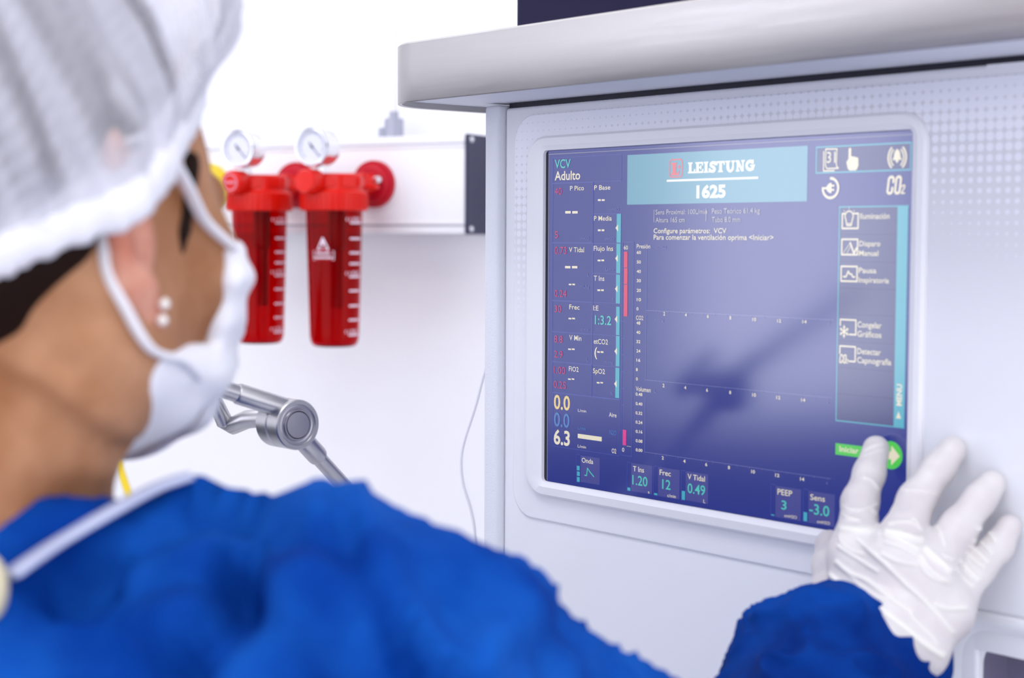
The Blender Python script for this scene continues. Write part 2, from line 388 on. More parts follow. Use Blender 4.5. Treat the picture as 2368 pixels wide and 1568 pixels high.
# ---------------------------------------------------------------- what the display shows (each caption and figure a piece of the display)
def smat(name, e): return mat('display_' + name, (0.002, 0.002, 0.004), 0.15, emit=e, estr=1.0, ior=2.0)
SC = dict(base=smat('blue', (0.012, 0.024, 0.22)), cream=smat('cream', (0.72, 0.66, 0.52)), white=smat('white', (0.8, 0.8, 0.8)), pale=smat('pale', (0.50, 0.48, 0.48)), edge_glint=smat('edge', (0.22, 0.22, 0.30)), faint=smat('faint', (0.13, 0.14, 0.36)), aqua=smat('aqua', (0.07, 0.50, 0.44)),
          cyan=smat('cyan', (0.05, 0.36, 0.48)), red=smat('red', (0.46, 0.012, 0.07)), pinkred=smat('coral', (0.62, 0.02, 0.09)), pink=smat('pink', (0.62, 0.02, 0.24)), amber=smat('amber', (0.72, 0.55, 0.22)), dimblue=smat('dim_blue', (0.06, 0.17, 0.46)),
          tile=smat('tile', (0.052, 0.058, 0.26)), sky=smat('sky', (0.12, 0.32, 0.44)), menu=smat('menu_grey', (0.026, 0.034, 0.165)), line=smat('line', (0.055, 0.075, 0.36)), dline=smat('dark_line', (0.008, 0.012, 0.12)), green=smat('green', (0.07, 0.55, 0.07)), logo=smat('logo_red', (0.66, 0.12, 0.14)))
b = bmesh.new(); add_box(b, -.1496, -.0004, -.1140, .1526, .0004, .1140); screen = on(bm_obj('screen', b, SC['base'], machine, smooth=False)); screen['label'] = 'blue touch display'
LAY = [-.00048, -.00056, -.00064, -.00072]
def put(name, bm, col, ly):
    for v in bm.verts: v.co.y += LAY[ly]
    for f in bm.faces:
        f.normal_update()
        if f.normal.y > 0: f.normal_flip()
    me = bpy.data.meshes.new(name); bm.to_mesh(me); bm.free(); me.materials.append(SC[col])
    o = bpy.data.objects.new(name, me); COL.objects.link(o); o.parent = screen; return o
_pk = 0
def poly(bm, pts):
    global _pk
    _pk = (_pk + 1) % 40                       # neighbouring strokes a hair apart, never exactly in one plane
    bm.faces.new([bm.verts.new((p[0] / 1000, -_pk * 1.6e-6, p[1] / 1000)) for p in pts])
def rect(bm, x0, z0, x1, z1): poly(bm, [(x0, z0), (x1, z0), (x1, z1), (x0, z1)])
def disc(bm, x, z, r, n=20, rz=None): poly(bm, [(x + r * math.cos(2 * math.pi * k / n), z + (rz or r) * math.sin(2 * math.pi * k / n)) for k in range(n)])
def stroke(bm, pts, w, closed=False, rnd=True):
    P = [Vector((p[0], p[1])) for p in pts]
    if closed: P.append(P[0])
    for a, c in zip(P, P[1:]):
        d = (c - a).normalized(); n = Vector((-d.y, d.x)) * w / 2
        e = Vector((0, 0)) if rnd else d * w / 2
        poly(bm, [a - n - e, c - n + e, c + n + e, a + n - e])
    if rnd:
        for p in P: disc(bm, p.x, p.y, w / 2, 10)
def arc(x, z, r, a0, a1, n=16, rz=None): return [(x + r * math.cos(math.radians(a0 + (a1 - a0) * k / n)), z + (rz or r) * math.sin(math.radians(a0 + (a1 - a0) * k / n))) for k in range(n + 1)]

def text_mesh(s, bold):
    cu = bpy.data.curves.new('lettering', 'FONT'); cu.body = s; cu.resolution_u = 3; cu.fill_mode = 'FRONT'; cu.offset = bold
    o = bpy.data.objects.new('lettering', cu); COL.objects.link(o)
    bpy.context.view_layer.update()
    me = bpy.data.meshes.new_from_object(o.evaluated_get(bpy.context.evaluated_depsgraph_get()))
    COL.objects.unlink(o); bpy.data.objects.remove(o); bpy.data.curves.remove(cu)
    bm = bmesh.new(); bm.from_mesh(me); bpy.data.meshes.remove(me)
    bmesh.ops.delete(bm, geom=[f for f in bm.faces if f.normal.z < 0], context='FACES'); return bm
_h = text_mesh('H', 0.0); CAPH = max(v.co.y for v in _h.verts); _h.free()
def text(name, s, col, x, z, w, h, bold=0.0, up=False):
    bm = text_mesh(s, bold); x0 = min(v.co.x for v in bm.verts); x1 = max(v.co.x for v in bm.verts)
    for v in bm.verts:
        a, c = (v.co.x - x0) / max(x1 - x0, 1e-6) * w, v.co.y / CAPH * h
        v.co = Vector(((x - c) / 1000, 0, (z + a) / 1000)) if up else Vector(((x + a) / 1000, 0, (z + c) / 1000))
    return put(name, bm, col, 2)
# (piece, colour, x0, z0, x1, z1, layer) in millimetres from the middle of the display
RECTS = [
    ('dash','cream',-99.4,79.1,-96.5,80.3,2), ('dash','cream',-95.7,79.1,-92.8,80.2,2), ('dash','cream',-131.8,71.1,-126.2,72.8,2),
    ('dash','cream',-124.7,71.0,-119.2,72.7,2), ('dash','cream',-99.2,59.1,-96.4,60.3,2), ('dash','cream',-95.6,59.1,-92.9,60.3,2),
    ('dash','cream',-99.2,39.1,-96.3,40.2,2), ('dash','cream',-95.6,39.2,-92.8,40.3,2), ('dash','cream',-131.6,33.9,-126.1,35.5,2),
    ('dash','cream',-124.6,34.0,-119.1,35.6,2), ('dash','cream',-127.7,22.5,-124.9,23.5,2), ('dash','cream',-124.1,22.6,-121.3,23.6,2),
    ('dash','cream',-99.2,19.3,-96.4,20.4,2), ('dash','cream',-95.7,19.4,-92.9,20.5,2), ('dash','cream',-127.6,-0.6,-124.7,0.3,2),
    ('dash','cream',-124.0,-0.5,-121.1,0.5,2), ('dash','cream',-127.7,-0.7,-124.8,0.3,2), ('dash','cream',-124.1,-0.5,-121.2,0.5,2),
    ('dash','cream',-127.9,-21.6,-124.9,-20.6,2), ('dash','cream',-124.2,-21.4,-121.2,-20.4,2), ('dash','cream',-98.9,-21.9,-96.2,-20.9,2),
    ('dash','cream',-95.5,-21.8,-92.8,-20.7,2), ('dash','cream',-127.8,-42.0,-124.9,-41.1,2), ('dash','cream',-124.1,-41.7,-121.3,-40.8,2),
    ('dash','cream',-99.1,-42.5,-96.3,-41.5,2), ('dash','cream',-95.6,-42.2,-92.9,-41.3,2), ('dash','cream',-69.8,-81.9,-65.8,-81.7,2),
    ('gauge_bar','cyan',-81.2,51.6,-77.2,70.4,1), ('gauge_bar','cyan',-81.3,31.5,-77.3,50.9,1), ('gauge_bar','cyan',-81.4,11.6,-77.4,30.6,1),
    ('gauge_bar','cyan',-81.0,-9.2,-77.6,9.5,1), ('gauge_bar','cyan',-81.0,-29.9,-77.4,-9.8,1), ('gauge_bar','cyan',-81.2,-50.8,-77.4,-30.8,1),
    ('alarm_bar','pinkred',-74.2,35.4,-70.7,45.7,1), ('alarm_bar','pinkred',-74.0,24.6,-70.5,35.0,1), ('alarm_bar','pinkred',-73.9,3.4,-70.4,24.2,1),
    ('alarm_bar','pink',-73.8,-81.5,-70.5,-71.3,1), ('flow_bar','cream',-117.6,-81.1,-93.9,-78.1,1), ('level_bar','cyan',-118.3,-103.1,-115.5,-100.0,1),
    ('level_bar','cyan',-118.2,-106.9,-115.4,-103.9,1), ('level_bar','cyan',-118.2,-110.9,-115.4,-107.7,1), ('level_bar','cyan',-68.9,-111.0,-66.2,-109.0,1),
    ('level_bar','cyan',-44.2,-110.9,-41.3,-109.7,1), ('level_bar','cyan',-19.5,-110.9,-16.7,-105.3,1), ('level_bar','cyan',54.8,-111.4,57.2,-110.5,1),
    ('level_bar','cyan',79.6,-111.4,82.3,-105.9,1), ('setting_tile','tile',-114.7,-110.7,-95.7,-92.6,0), ('setting_tile','tile',-65.6,-111.0,-46.2,-92.4,0),
    ('setting_tile','tile',-40.8,-111.2,-21.6,-92.4,0), ('setting_tile','tile',-16.2,-110.9,3.1,-92.4,0), ('setting_tile','tile',58.0,-111.7,77.5,-92.9,0),
    ('setting_tile','tile',83.1,-111.8,102.5,-92.9,0), ('header_banner','sky',-71.7,76.3,78.5,108.5,0), ('info','pale',-46.8,64.8,-46.6,72.7,1),
]
for n_, c_, x0, z0, x1, z1, ly in RECTS:
    bm = bmesh.new(); rect(bm, x0, z0, x1, z1); put(n_, bm, c_, ly)
# (piece, words, colour, left, baseline, width, capital height, weight)
TEXTS = [
    ('mode_caption','VCV','aqua',-142.8,102.0,16.2,5.8,0.01), ('mode_caption','Adulto','cream',-142.8,93.9,25.8,5.9,0.015), ('limit','40','red',-142.7,84.0,7.4,4.7,0.0),
    ('limit','5','red',-142.4,54.4,3.6,4.7,0.0), ('limit','0.73','red',-142.3,43.6,12.2,4.8,0.0), ('limit','0.24','red',-142.3,14.2,12.3,4.7,0.0),
    ('limit','30','red',-142.2,3.7,7.2,4.6,0.0), ('limit','8.8','red',-142.3,-17.1,8.7,4.6,0.0), ('limit','2.9','red',-142.2,-27.5,8.7,4.6,0.0),
    ('limit','1.00','red',-142.4,-38.5,11.8,4.8,0.0), ('limit','0.25','red',-142.4,-48.5,12.6,4.8,0.0), ('caption','P Pico','cream',-127.1,86.6,14.0,3.0,0.008),
    ('caption','P Base','cream',-103.1,86.5,15.6,3.0,0.008), ('caption','P Media','cream',-103.0,66.1,17.1,3.1,0.008), ('caption','V Tidal','cream',-127.7,45.0,15.1,3.2,0.008),
    ('caption','Flujo Ins','cream',-103.1,46.1,18.7,3.2,0.008), ('caption','T Ins','cream',-102.8,26.2,10.3,3.2,0.008), ('caption','Frec','cream',-127.0,6.2,10.3,3.2,0.008),
    ('caption','I:E','cream',-103.1,6.3,5.1,3.2,0.008), ('caption','V Min','cream',-126.8,-14.8,12.2,3.4,0.008), ('caption','etCO2','cream',-102.3,-16.0,13.7,3.3,0.008),
    ('caption','FIO2','cream',-127.0,-36.0,9.8,3.2,0.008), ('caption','SpO2','cream',-102.9,-35.8,11.7,3.2,0.008), ('caption','Aire','cream',-87.0,-63.8,7.2,2.8,0.008),
    ('caption','O2','cream',-84.1,-87.8,4.3,3.0,0.008), ('caption','Presión','cream',-62.2,48.0,12.4,2.7,0.008), ('caption','CO2','cream',-62.2,1.6,6.6,2.7,0.008),
    ('caption','Volumen','cream',-61.8,-44.8,13.6,2.9,0.008), ('caption','60','cream',-74.2,47.1,3.8,2.6,0.008), ('caption','0','cream',-74.2,-85.9,2.0,2.6,0.008),
    ('caption','Onda','cream',-113.4,-97.2,11.4,3.2,0.008), ('caption','T Ins','cream',-63.7,-97.6,10.1,3.3,0.008), ('caption','Frec','cream',-39.3,-97.3,10.0,3.4,0.008),
    ('caption','V Tidal','cream',-14.5,-97.2,14.9,3.3,0.008), ('caption','PEEP','cream',59.5,-97.9,11.3,3.4,0.008), ('caption','Sens','cream',84.5,-98.0,10.9,3.3,0.008),
    ('caption','Sens Proximal: 100L/min','pale',-45.3,69.7,44.9,3.0,0.0), ('caption','Altura 165 cm','pale',-45.2,64.7,25.8,3.0,0.0), ('caption','Peso Teórico 61.4 kg','pale',3.7,69.8,38.9,3.1,0),
    ('caption','Tubo 8.0 mm','pale',3.7,64.6,23.4,3.1,0), ('message','Configure parámetros:  VCV','cream',-46.9,57.8,62.8,3.0,0.012), ('message','Para comenzar la ventilación oprima <Iniciar>','cream',-46.8,53.7,100.4,3.1,.012),
    ('unit','cmH2O','faint',-88.5,72.4,9.3,2.0,0.0), ('unit','cmH2O','faint',-116.9,53.3,9.2,2.0,0.0), ('unit','cmH2O','faint',-92.6,53.2,9.3,2.0,0.0),
    ('unit','L/min','faint',-91.4,32.9,8.3,2.0,0.0), ('unit','L','faint',-109.1,28.8,1.6,2.2,0.0), ('unit','mL/kg','faint',-116.0,21.0,8.8,2.0,0.0),
    ('unit','f','faint',-84.5,13.2,1.0,2.0,0.0), ('unit','cmH2O','faint',-45.0,48.0,9.5,1.9,0.0), ('unit','c/min','faint',-115.1,-7.9,7.6,2.0,0.0),
    ('unit','L','faint',-109.1,-28.3,1.7,2.2,0.0), ('unit','mmHg','faint',-91.5,-28.6,7.9,2.0,0.0), ('unit','%','faint',-85.6,-49.4,2.4,2.1,0.0),
    ('unit','mmHg','faint',-45.0,1.5,8.0,1.9,0.0), ('unit','L','faint',-44.9,-44.7,1.7,2.1,0.0), ('unit','s','faint',96.0,-40.7,1.2,1.7,0.0),
    ('unit','s','faint',96.0,-87.5,1.3,1.7,0.0), ('unit','s','faint',96.1,5.3,0.9,1.7,0.0), ('unit','L/min','cream',-117.5,-63.1,8.2,2.0,0.0),
    ('unit','L/min','dimblue',-117.4,-75.1,7.9,2.0,0.0), ('unit','L/min','cream',-117.5,-87.5,8.2,2.0,0.0), ('unit','N2O','dimblue',-86.2,-75.7,6.5,3.0,0.0),
    ('unit','s','cream',-49.8,-110.6,1.4,1.9,0.0), ('unit','c/min','cream',-32.2,-110.8,7.5,2.1,0.0), ('unit','L','cream',-0.7,-110.7,1.7,2.2,0.0),
    ('unit','cmH2O','cream',65.0,-110.8,9.6,1.8,0.0), ('unit','cmH2O','cream',89.8,-111.0,9.5,1.8,0.0), ('reading','1:3.2','aqua',-101.4,-2.9,15.8,5.8,0.01),
    ('reading','0.0','amber',-142.2,-62.9,16.5,9.4,0.02), ('reading','0.0','dimblue',-142.0,-74.9,16.0,9.3,0.015), ('reading','6.3','cream',-142.1,-87.2,16.5,9.6,0.025),
    ('reading','(','cream',-101.6,-24.3,2.7,5.7,0.02), ('reading','1.20','aqua',-64.3,-106.4,14.0,6.1,0.01), ('reading','12','aqua',-36.9,-106.0,7.4,6.0,0.01),
    ('reading','0.49','aqua',-14.4,-105.9,15.1,6.0,0.01), ('reading','3','aqua',62.6,-106.4,4.0,5.2,0.01), ('reading','-3.0','aqua',84.0,-106.2,14.7,5.9,0.01),
    ('serial_number','1625','white',-9.7,79.9,24.6,7.1,0.045), ('axis_number','60','cream',-62.1,44.4,3.9,1.9,0.02), ('axis_number','50','cream',-62.0,38.2,3.8,1.9,0.02),
    ('axis_number','40','cream',-62.0,32.1,3.9,1.9,0.02), ('axis_number','30','cream',-61.9,26.1,3.9,1.9,0.02), ('axis_number','20','cream',-61.8,19.8,3.9,1.9,0.02),
    ('axis_number','10','cream',-61.7,13.8,3.9,1.9,0.02), ('axis_number','0','cream',-61.9,7.8,1.9,1.9,0.02), ('axis_number','48','cream',-61.8,-1.4,3.6,1.9,0.02),
    ('axis_number','40','cream',-61.8,-7.5,3.7,1.9,0.02), ('axis_number','32','cream',-61.7,-13.5,3.7,1.9,0.02), ('axis_number','24','cream',-61.6,-19.6,3.7,1.9,0.02),
    ('axis_number','16','cream',-61.5,-25.6,3.6,1.9,0.02), ('axis_number','8','cream',-61.9,-31.8,1.8,1.9,0.02), ('axis_number','0','cream',-61.8,-37.9,1.8,1.9,0.02),
    ('axis_number','0.48','cream',-61.9,-47.8,6.2,1.9,0.02), ('axis_number','0.40','cream',-61.8,-54.0,6.2,1.9,0.02), ('axis_number','0.32','cream',-61.8,-60.1,6.2,1.9,0.02),
    ('axis_number','0.24','cream',-61.7,-66.1,6.2,1.9,0.02), ('axis_number','0.16','cream',-61.6,-72.2,6.2,1.9,0.02), ('axis_number','0.08','cream',-61.5,-78.3,6.2,1.9,0.02),
    ('axis_number','0.00','cream',-61.4,-84.3,6.2,1.9,0.02), ('axis_number','2','cream',-37.4,5.4,1.6,2.1,0.02), ('axis_number','4','cream',-18.4,5.4,1.7,2.0,0.02),
    ('axis_number','6','cream',0.6,5.3,1.5,2.0,0.02), ('axis_number','8','cream',19.3,5.1,1.6,2.0,0.02), ('axis_number','10','cream',37.9,4.9,3.0,1.9,0.02),
    ('axis_number','12','cream',57.4,4.9,3.0,1.9,0.02), ('axis_number','14','cream',76.6,5.1,3.2,1.9,0.02), ('axis_number','2','cream',-37.5,-40.6,1.8,2.1,0.02),
    ('axis_number','4','cream',-18.3,-40.5,1.7,2.0,0.02), ('axis_number','6','cream',0.5,-40.7,1.6,2.0,0.02), ('axis_number','8','cream',19.8,-40.7,1.6,2.0,0.02),
    ('axis_number','10','cream',38.5,-40.8,3.0,2.0,0.02), ('axis_number','12','cream',57.6,-40.9,3.1,1.9,0.02), ('axis_number','14','cream',76.6,-40.9,3.1,1.9,0.02),
    ('axis_number','2','cream',-37.5,-87.2,1.7,2.1,0.02), ('axis_number','4','cream',-18.5,-87.2,2.0,2.0,0.02), ('axis_number','6','cream',0.5,-87.3,1.7,2.0,0.02),
    ('axis_number','8','cream',19.5,-87.1,1.7,2.0,0.02), ('axis_number','10','cream',38.5,-87.5,3.0,2.0,0.02), ('axis_number','12','cream',57.5,-87.5,3.2,1.9,0.02),
    ('axis_number','14','cream',76.6,-87.6,3.2,1.9,0.02), ('menu_caption','Iluminación','cream',117.2,65.8,20.3,3.1,0.012), ('menu_caption','Disparo','cream',117.0,50.5,14.5,2.9,0.012),
    ('menu_caption','Manual','cream',116.9,45.1,13.4,2.9,0.012), ('menu_caption','Pausa','cream',116.9,35.4,12.2,2.9,0.012), ('menu_caption','Inspiratoria','cream',116.9,30.0,21.0,2.9,0.012),
    ('menu_caption','Congelar','cream',116.7,4.6,16.7,3.2,0.012), ('menu_caption','Gráficos','cream',116.7,-0.7,16.7,3.2,0.012), ('menu_caption','Detectar','cream',116.8,-10.5,16.4,3.2,0.012),
    ('menu_caption','Capnografía','cream',116.8,-15.6,23.7,3.2,0.012), ('caption','Iniciar','cream',105.3,-67.4,13.7,3.1,0.02),
]
for n_, s_, c_, x, z, w, h, bo in TEXTS: text(n_, s_, c_, x, z, w, h, bo)
bm = bmesh.new()
for z in (61.2, 41.2, 21.2, 1.2, -20, -41.6): poly(bm, [(-82.3, z), (-79.9, z - 2.4), (-79.9, z + 2.4)])
put('bar_arrows', bm, 'cream', 2)
# thin cell and graph lines
bm = bmesh.new(); LW = .28
def fr(x0, z0, x1, z1): stroke(bm, [(x0, z0), (x1, z0), (x1, z1), (x0, z1)], LW, True, False)
fr(-145, 92, -77.3, 109.2); fr(-144.8, 51.5, -104.6, 91.6); fr(-144.6, 11.8, -104.3, 51); fr(-144.4, -9.6, -104.3, 11.4); fr(-144, -30.2, -104.4, -10); fr(-143.8, -51.6, -104.6, -30.6); fr(-143.4, -89, -76.9, -52)
for z in (70.6, 51, 31, 11.6, -9.8, -30.4, -51.6): stroke(bm, [(-103.8, z), (-77, z)], LW, rnd=False)
stroke(bm, [(-103.9, 91.6), (-103.9, -51.6)], LW, rnd=False); fr(-75.2, -88.2, -65, 52)
for z in (34, 22, 11, 0, -11, -22, -33, -44, -55): stroke(bm, [(-75, z), (-72 if z < 2 else -74.8, z)], LW, rnd=False)
put('cell_lines', bm, 'line', 1)
bm = bmesh.new()
for zt, zb in ((46.9, 8), (5, -37), (-49, -84)):
    stroke(bm, [(-53, zt), (-53, zb), (99.5, zb)], .3, rnd=False)
    for k in range(16): stroke(bm, [(-53 + k * 10, zb), (-53 + k * 10, zb - .9)], .25, rnd=False) if -53 + k * 10 < 99 else None
put('graph_axes', bm, 'faint', 1)
bm = bmesh.new(); rect(bm, -149.3, 111.5, 152.4, 111.95); rect(bm, -148.9, -113.5, -148.5, 111.5); put('screen_edge_glint', bm, 'edge_glint', 1)  # glint of the glass edge, put in as faint glowing lines
# logo and name in the header banner
bm = bmesh.new()
stroke(bm, rrect(-33.2, 93.2, -22.2, 104.1, 1.8, 4), .8, True)
rect(bm, -30.9, 95.4, -27.6, 101.6); rect(bm, -31.9, 101.0, -26.9, 102.2); rect(bm, -31.9, 94.2, -25.4, 95.6); poly(bm, [(-26.6, 95.5), (-25.0, 94.2), (-24.4, 97.6)]); disc(bm, -24.9, 99.4, .95, 16, 1.1)
put('logo', bm, 'logo', 2)
bm = bmesh.new(); zb, zt = 95.1, 101.9
def serifs(x, w, z, top):
    s = -1 if top else 1; poly(bm, [(x - w / 2 - .9, z), (x + w / 2 + .9, z), (x + w / 2 + .75, z + s * .7), (x + w / 2, z + s * 1.3), (x - w / 2, z + s * 1.3), (x - w / 2 - .75, z + s * .7)])
def stem(x, w=2.3): rect(bm, x - w / 2, zb, x + w / 2, zt); serifs(x, w, zb, False); serifs(x, w, zt, True)
stem(-15.2); rect(bm, -15.2, zb, -11.4, zb + 1.1); poly(bm, [(-12.9, zb), (-10.9, zb), (-10.7, zb + 2.6), (-11.6, zb + 2.6)])                                  # L
stem(-8.9); rect(bm, -8.9, zb, -4.5, zb + 1.1); rect(bm, -8.9, zt - 1.1, -4.5, zt); poly(bm, [(-6, zb), (-4.1, zb), (-3.8, zb + 2.5), (-4.6, zb + 2.5)]); poly(bm, [(-6, zt), (-4.3, zt), (-4.1, zt - 2.2), (-4.9, zt - 2.2)]); rect(bm, -8.9, 98, -6.2, 99); rect(bm, -6.5, 97.2, -5.6, 99.9)   # E
stem(-1.7)                                                                                                                                             # I
stroke(bm, [(6.0, 100.3), (5.1, 101.1), (3.6, 101.2), (2.3, 100.5), (2.2, 99.6), (3.4, 98.8), (4.9, 98.1), (5.7, 97.1), (5.1, 96.1), (3.6, 95.8), (2.2, 96.1), (1.2, 97)], 1.9); rect(bm, 5.6, 99.4, 6.6, 101.9); rect(bm, .5, 95.1, 1.5, 97.8)   # S
stem(10.4); rect(bm, 7.2, zt - 1.2, 13.7, zt); poly(bm, [(6.9, zt), (8.2, zt), (7.8, zt - 2.4), (6.9, zt - 2.4)]); poly(bm, [(12.6, zt), (13.9, zt), (13.9, zt - 2.4), (13.0, zt - 2.4)])   # T
rect(bm, 15.2, 97.5, 17.5, zt); serifs(16.3, 2.3, zt, True); rect(bm, 20, 97.5, 21.3, zt); serifs(20.7, 1.3, zt, True); stroke(bm, arc(18.4, 97.7, 2.15, 180, 360, 14), 1.7); disc(bm, 16.6, 97.4, 1.25)   # U
rect(bm, 23.7, zb, 25.1, zt); rect(bm, 28.0, zb, 29.3, zt); poly(bm, [(22.9, zt), (25.4, zt), (29.3, zb), (27.4, zb)]); serifs(24.4, 1.4, zb, False); serifs(28.7, 1.3, zt, True); rect(bm, 22.6, zt - 1, 24, zt)   # N
stroke(bm, arc(34.4, 98.5, 2.75, 50, 330, 20, 2.5), 2.0); rect(bm, 34.5, 97.9, 38.4, 98.9); rect(bm, 35.6, 95.6, 37.4, 98.6); rect(bm, 36.3, 99.4, 37.3, 101.9)   # G
put('maker_name', bm, 'white', 2)
bm = bmesh.new(); rect(bm, -35.6, 90.3, 41, 91.6); put('banner_rule', bm, 'white', 2)
bm = bmesh.new(); rect(bm, -46.8, 64.8, -46.4, 72.7); rect(bm, -1.4, 65.2, -1.0, 73); put('info_rule', bm, 'pale', 2)
# framed icon strip, menu and start button
bm = bmesh.new(); rect(bm, 85, 92.3, 151, 107.3); put('icon_strip', bm, 'menu', 0)
bm = bmesh.new(); stroke(bm, [(85.1, 92.5), (151, 92.5), (151, 107.3), (85.1, 107.3)], .8, True, False); put('icon_strip_frame', bm, 'cyan', 1)
bm = bmesh.new(); rect(bm, 102.6, -49.8, 150, 72.7); put('menu_panel', bm, 'menu', 0)
bm = bmesh.new(); stroke(bm, [(150, 72.7), (102.6, 72.7), (102.5, -49.8), (149.8, -49.8)], .7, False, False); put('menu_frame', bm, 'cyan', 1)
bm = bmesh.new(); rect(bm, 142.8, -49.6, 150, 72.4); put('menu_bar', bm, 'cyan', 1)
bm = bmesh.new()
for z in (57.1, 41.6, 26.5, 11.8, -3.8, -19, -34.2): stroke(bm, [(103.2, z), (142.6, z)], .45, rnd=False)
put('menu_lines', bm, 'dline', 1)
text('menu_caption', 'MENU', 'cream', 147.9, -37.8, 12, 3.4, .03, up=True)
bm = bmesh.new(); poly(bm, [(144.3, -44.9), (147.8, -44.9), (146, -40.9)]); put('menu_arrow', bm, 'cream', 2)
bm = bmesh.new(); rect(bm, 102.4, -69.5, 128, -62.9); put('start_label', bm, 'green', 1)
bm = bmesh.new(); disc(bm, 141.3, -65.9, 7.9, 32); put('start_button', bm, 'green', 1)
bm = bmesh.new(); rect(bm, 136, -68.2, 142.2, -63.8); poly(bm, [(141.6, -71.6), (147.4, -65.9), (141.6, -60.4)]); put('start_arrow', bm, 'cream', 2)
# icons
bm = bmesh.new(); stroke(bm, [(99.6, 98), (100, 105.8), (91.9, 106), (91.8, 97.3), (92.3, 95.6), (93.2, 94.8), (101.2, 94.8)], .75); stroke(bm, [(99.6, 98), (100, 96), (101.2, 94.8)], .75); stroke(bm, [(90.5, 104.6), (90.5, 93.5), (98.3, 93.5)], .75); put('calendar_icon', bm, 'cream', 2)
text('calendar_icon', '31', 'cream', 92.7, 98.1, 6.3, 6.2, .005)
bm = bmesh.new(); stroke(bm, [(109.3, 105.2), (109.3, 97)], 1.9); poly(bm, [(106.9, 98), (108.2, 99.8), (110.3, 101.3), (112.2, 101), (113.8, 100.6), (115.3, 100.2), (115.5, 96), (114.6, 94), (113.8, 93.2), (109.2, 93.2), (107.9, 94.4)]); put('hand_icon', bm, 'cream', 2)
bm = bmesh.new(); poly(bm, [(138.7, 98.1), (145.1, 98.1), (144.2, 99.8), (143.8, 102.2), (142.9, 103.5), (141.8, 104.2), (140.9, 103.5), (140, 102.2), (139.6, 99.8)]); disc(bm, 141.9, 97.5, .9)
for cx_, a0, a1 in ((143.6, 128, 232), (140.2, -52, 52)):
    stroke(bm, arc(cx_, 99.5, 7.7, a0 + 8, a1 - 8, 14), 1.1); stroke(bm, arc(cx_, 99.5, 6.0, a0 + 8, a1 - 8, 12), .9)
put('bell_icon', bm, 'cream', 2)
bm = bmesh.new(); stroke(bm, arc(95.8, 83.6, 5.6, 88, -180, 30), 1.6); poly(bm, [(96.6, 80.7), (96.6, 86.7), (94.8, 86.4), (93.2, 85), (92.8, 84.2), (89.6, 84.2), (89.6, 83), (92.8, 83), (93.4, 82), (94.9, 80.9)]); rect(bm, 96.4, 84.4, 98.6, 85.5); rect(bm, 96.4, 82, 98.6, 83.1); put('plug_icon', bm, 'cream', 2)
def co2(x, z, s):
    f = lambda P: [(x + (p[0] + p[1] * .12) * s, z + p[1] * s) for p in P]
    stroke(bm, f([(4.3, 7.2), (4.3, 9), (3.6, 10), (1.8, 10), (1, 9), (1, 1.8), (1.8, .9), (3.4, .9), (4.1, 1.8), (4.1, 3.9)]), 1.5 * s)
    stroke(bm, f([(6.2, 1.8), (6.2, 9), (7, 10), (8.6, 10), (9.3, 9), (9.3, 1.8), (8.6, .9), (7, .9)]), 1.5 * s, True)
    stroke(bm, f([(10.6, 4.3), (11.2, 5.2), (12.3, 5.1), (12.5, 4), (10.6, .8), (12.8, .8)]), .85 * s)
bm = bmesh.new(); co2(134.6, 79, .98); put('co2_icon', bm, 'cream', 2)
bm = bmesh.new(); stroke(bm, [(106.5, 68.9), (104.7, 68.9), (104.7, 60.5), (115.9, 60.5), (115.9, 68.9), (112.5, 68.9)], .95); stroke(bm, arc(109.5, 67.4, 2.9, -35, 215, 18) + [(108, 62.2), (111, 62.2), (111.9, 65.7)], .8); stroke(bm, [(108.1, 63.2), (110.9, 63.2)], .5); stroke(bm, [(109.5, 71.4), (109.5, 72.2)], .4); stroke(bm, [(106.4, 70), (105.8, 70.7)], .4); stroke(bm, [(112.5, 70), (113.1, 70.7)], .4); put('bulb_icon', bm, 'cream', 2)
bm = bmesh.new(); stroke(bm, [(104.6, 45.6), (115.8, 45.6), (115.8, 54.3), (104.6, 54.3)], .95, True); stroke(bm, [(110.6, 52.3), (113.3, 46.4), (115.2, 49.4)], 1.1); stroke(bm, [(105.8, 46.6), (110.4, 52)], .4); stroke(bm, [(108.4, 46.4), (111, 50.6)], .4); put('trigger_icon', bm, 'cream', 2)
bm = bmesh.new(); stroke(bm, [(104.5, 30.5), (115.8, 30.5), (115.8, 38.9), (104.5, 38.9)], .95, True); stroke(bm, [(106.2, 33), (108, 33), (109.6, 36.2), (110.5, 34.7), (112, 34.5), (112.8, 33), (114.1, 33)], .95); put('pause_icon', bm, 'cream', 2)
bm = bmesh.new(); stroke(bm, [(104.5, 5.2), (104.5, 8.5), (115.6, 8.5), (115.6, .2), (111, .2)], .9)
for k in range(3):
    a = math.radians(90 + 60 * k); c_, s_ = math.cos(a), math.sin(a); stroke(bm, [(107.3 - 3.1 * c_, 1.7 - 3.3 * s_), (107.3 + 3.1 * c_, 1.7 + 3.3 * s_)], .8)
    for sg in (-1, 1):
        for da in (-35, 35):
            a2 = a + math.radians(da); q = (107.3 + sg * 1.6 * c_, 1.7 + sg * 1.6 * s_); stroke(bm, [q, (q[0] + sg * 1.2 * math.cos(a2), q[1] + sg * 1.2 * math.sin(a2))], .5)
put('snowflake_icon', bm, 'cream', 2)
bm = bmesh.new(); stroke(bm, [(104.5, -11), (104.5, -6.7), (115.5, -6.7), (115.5, -15.1), (111, -15.1)], .9); co2(103.9, -16.7, .5); put('capnography_icon', bm, 'cream', 2)
bm = bmesh.new(); stroke(bm, [(-110.2, -105.7), (-108.4, -105.6), (-107.6, -100.6), (-105.2, -102.8), (-101.4, -105.6)], .75); put('wave_icon', bm, 'aqua', 2)
bm = bmesh.new()
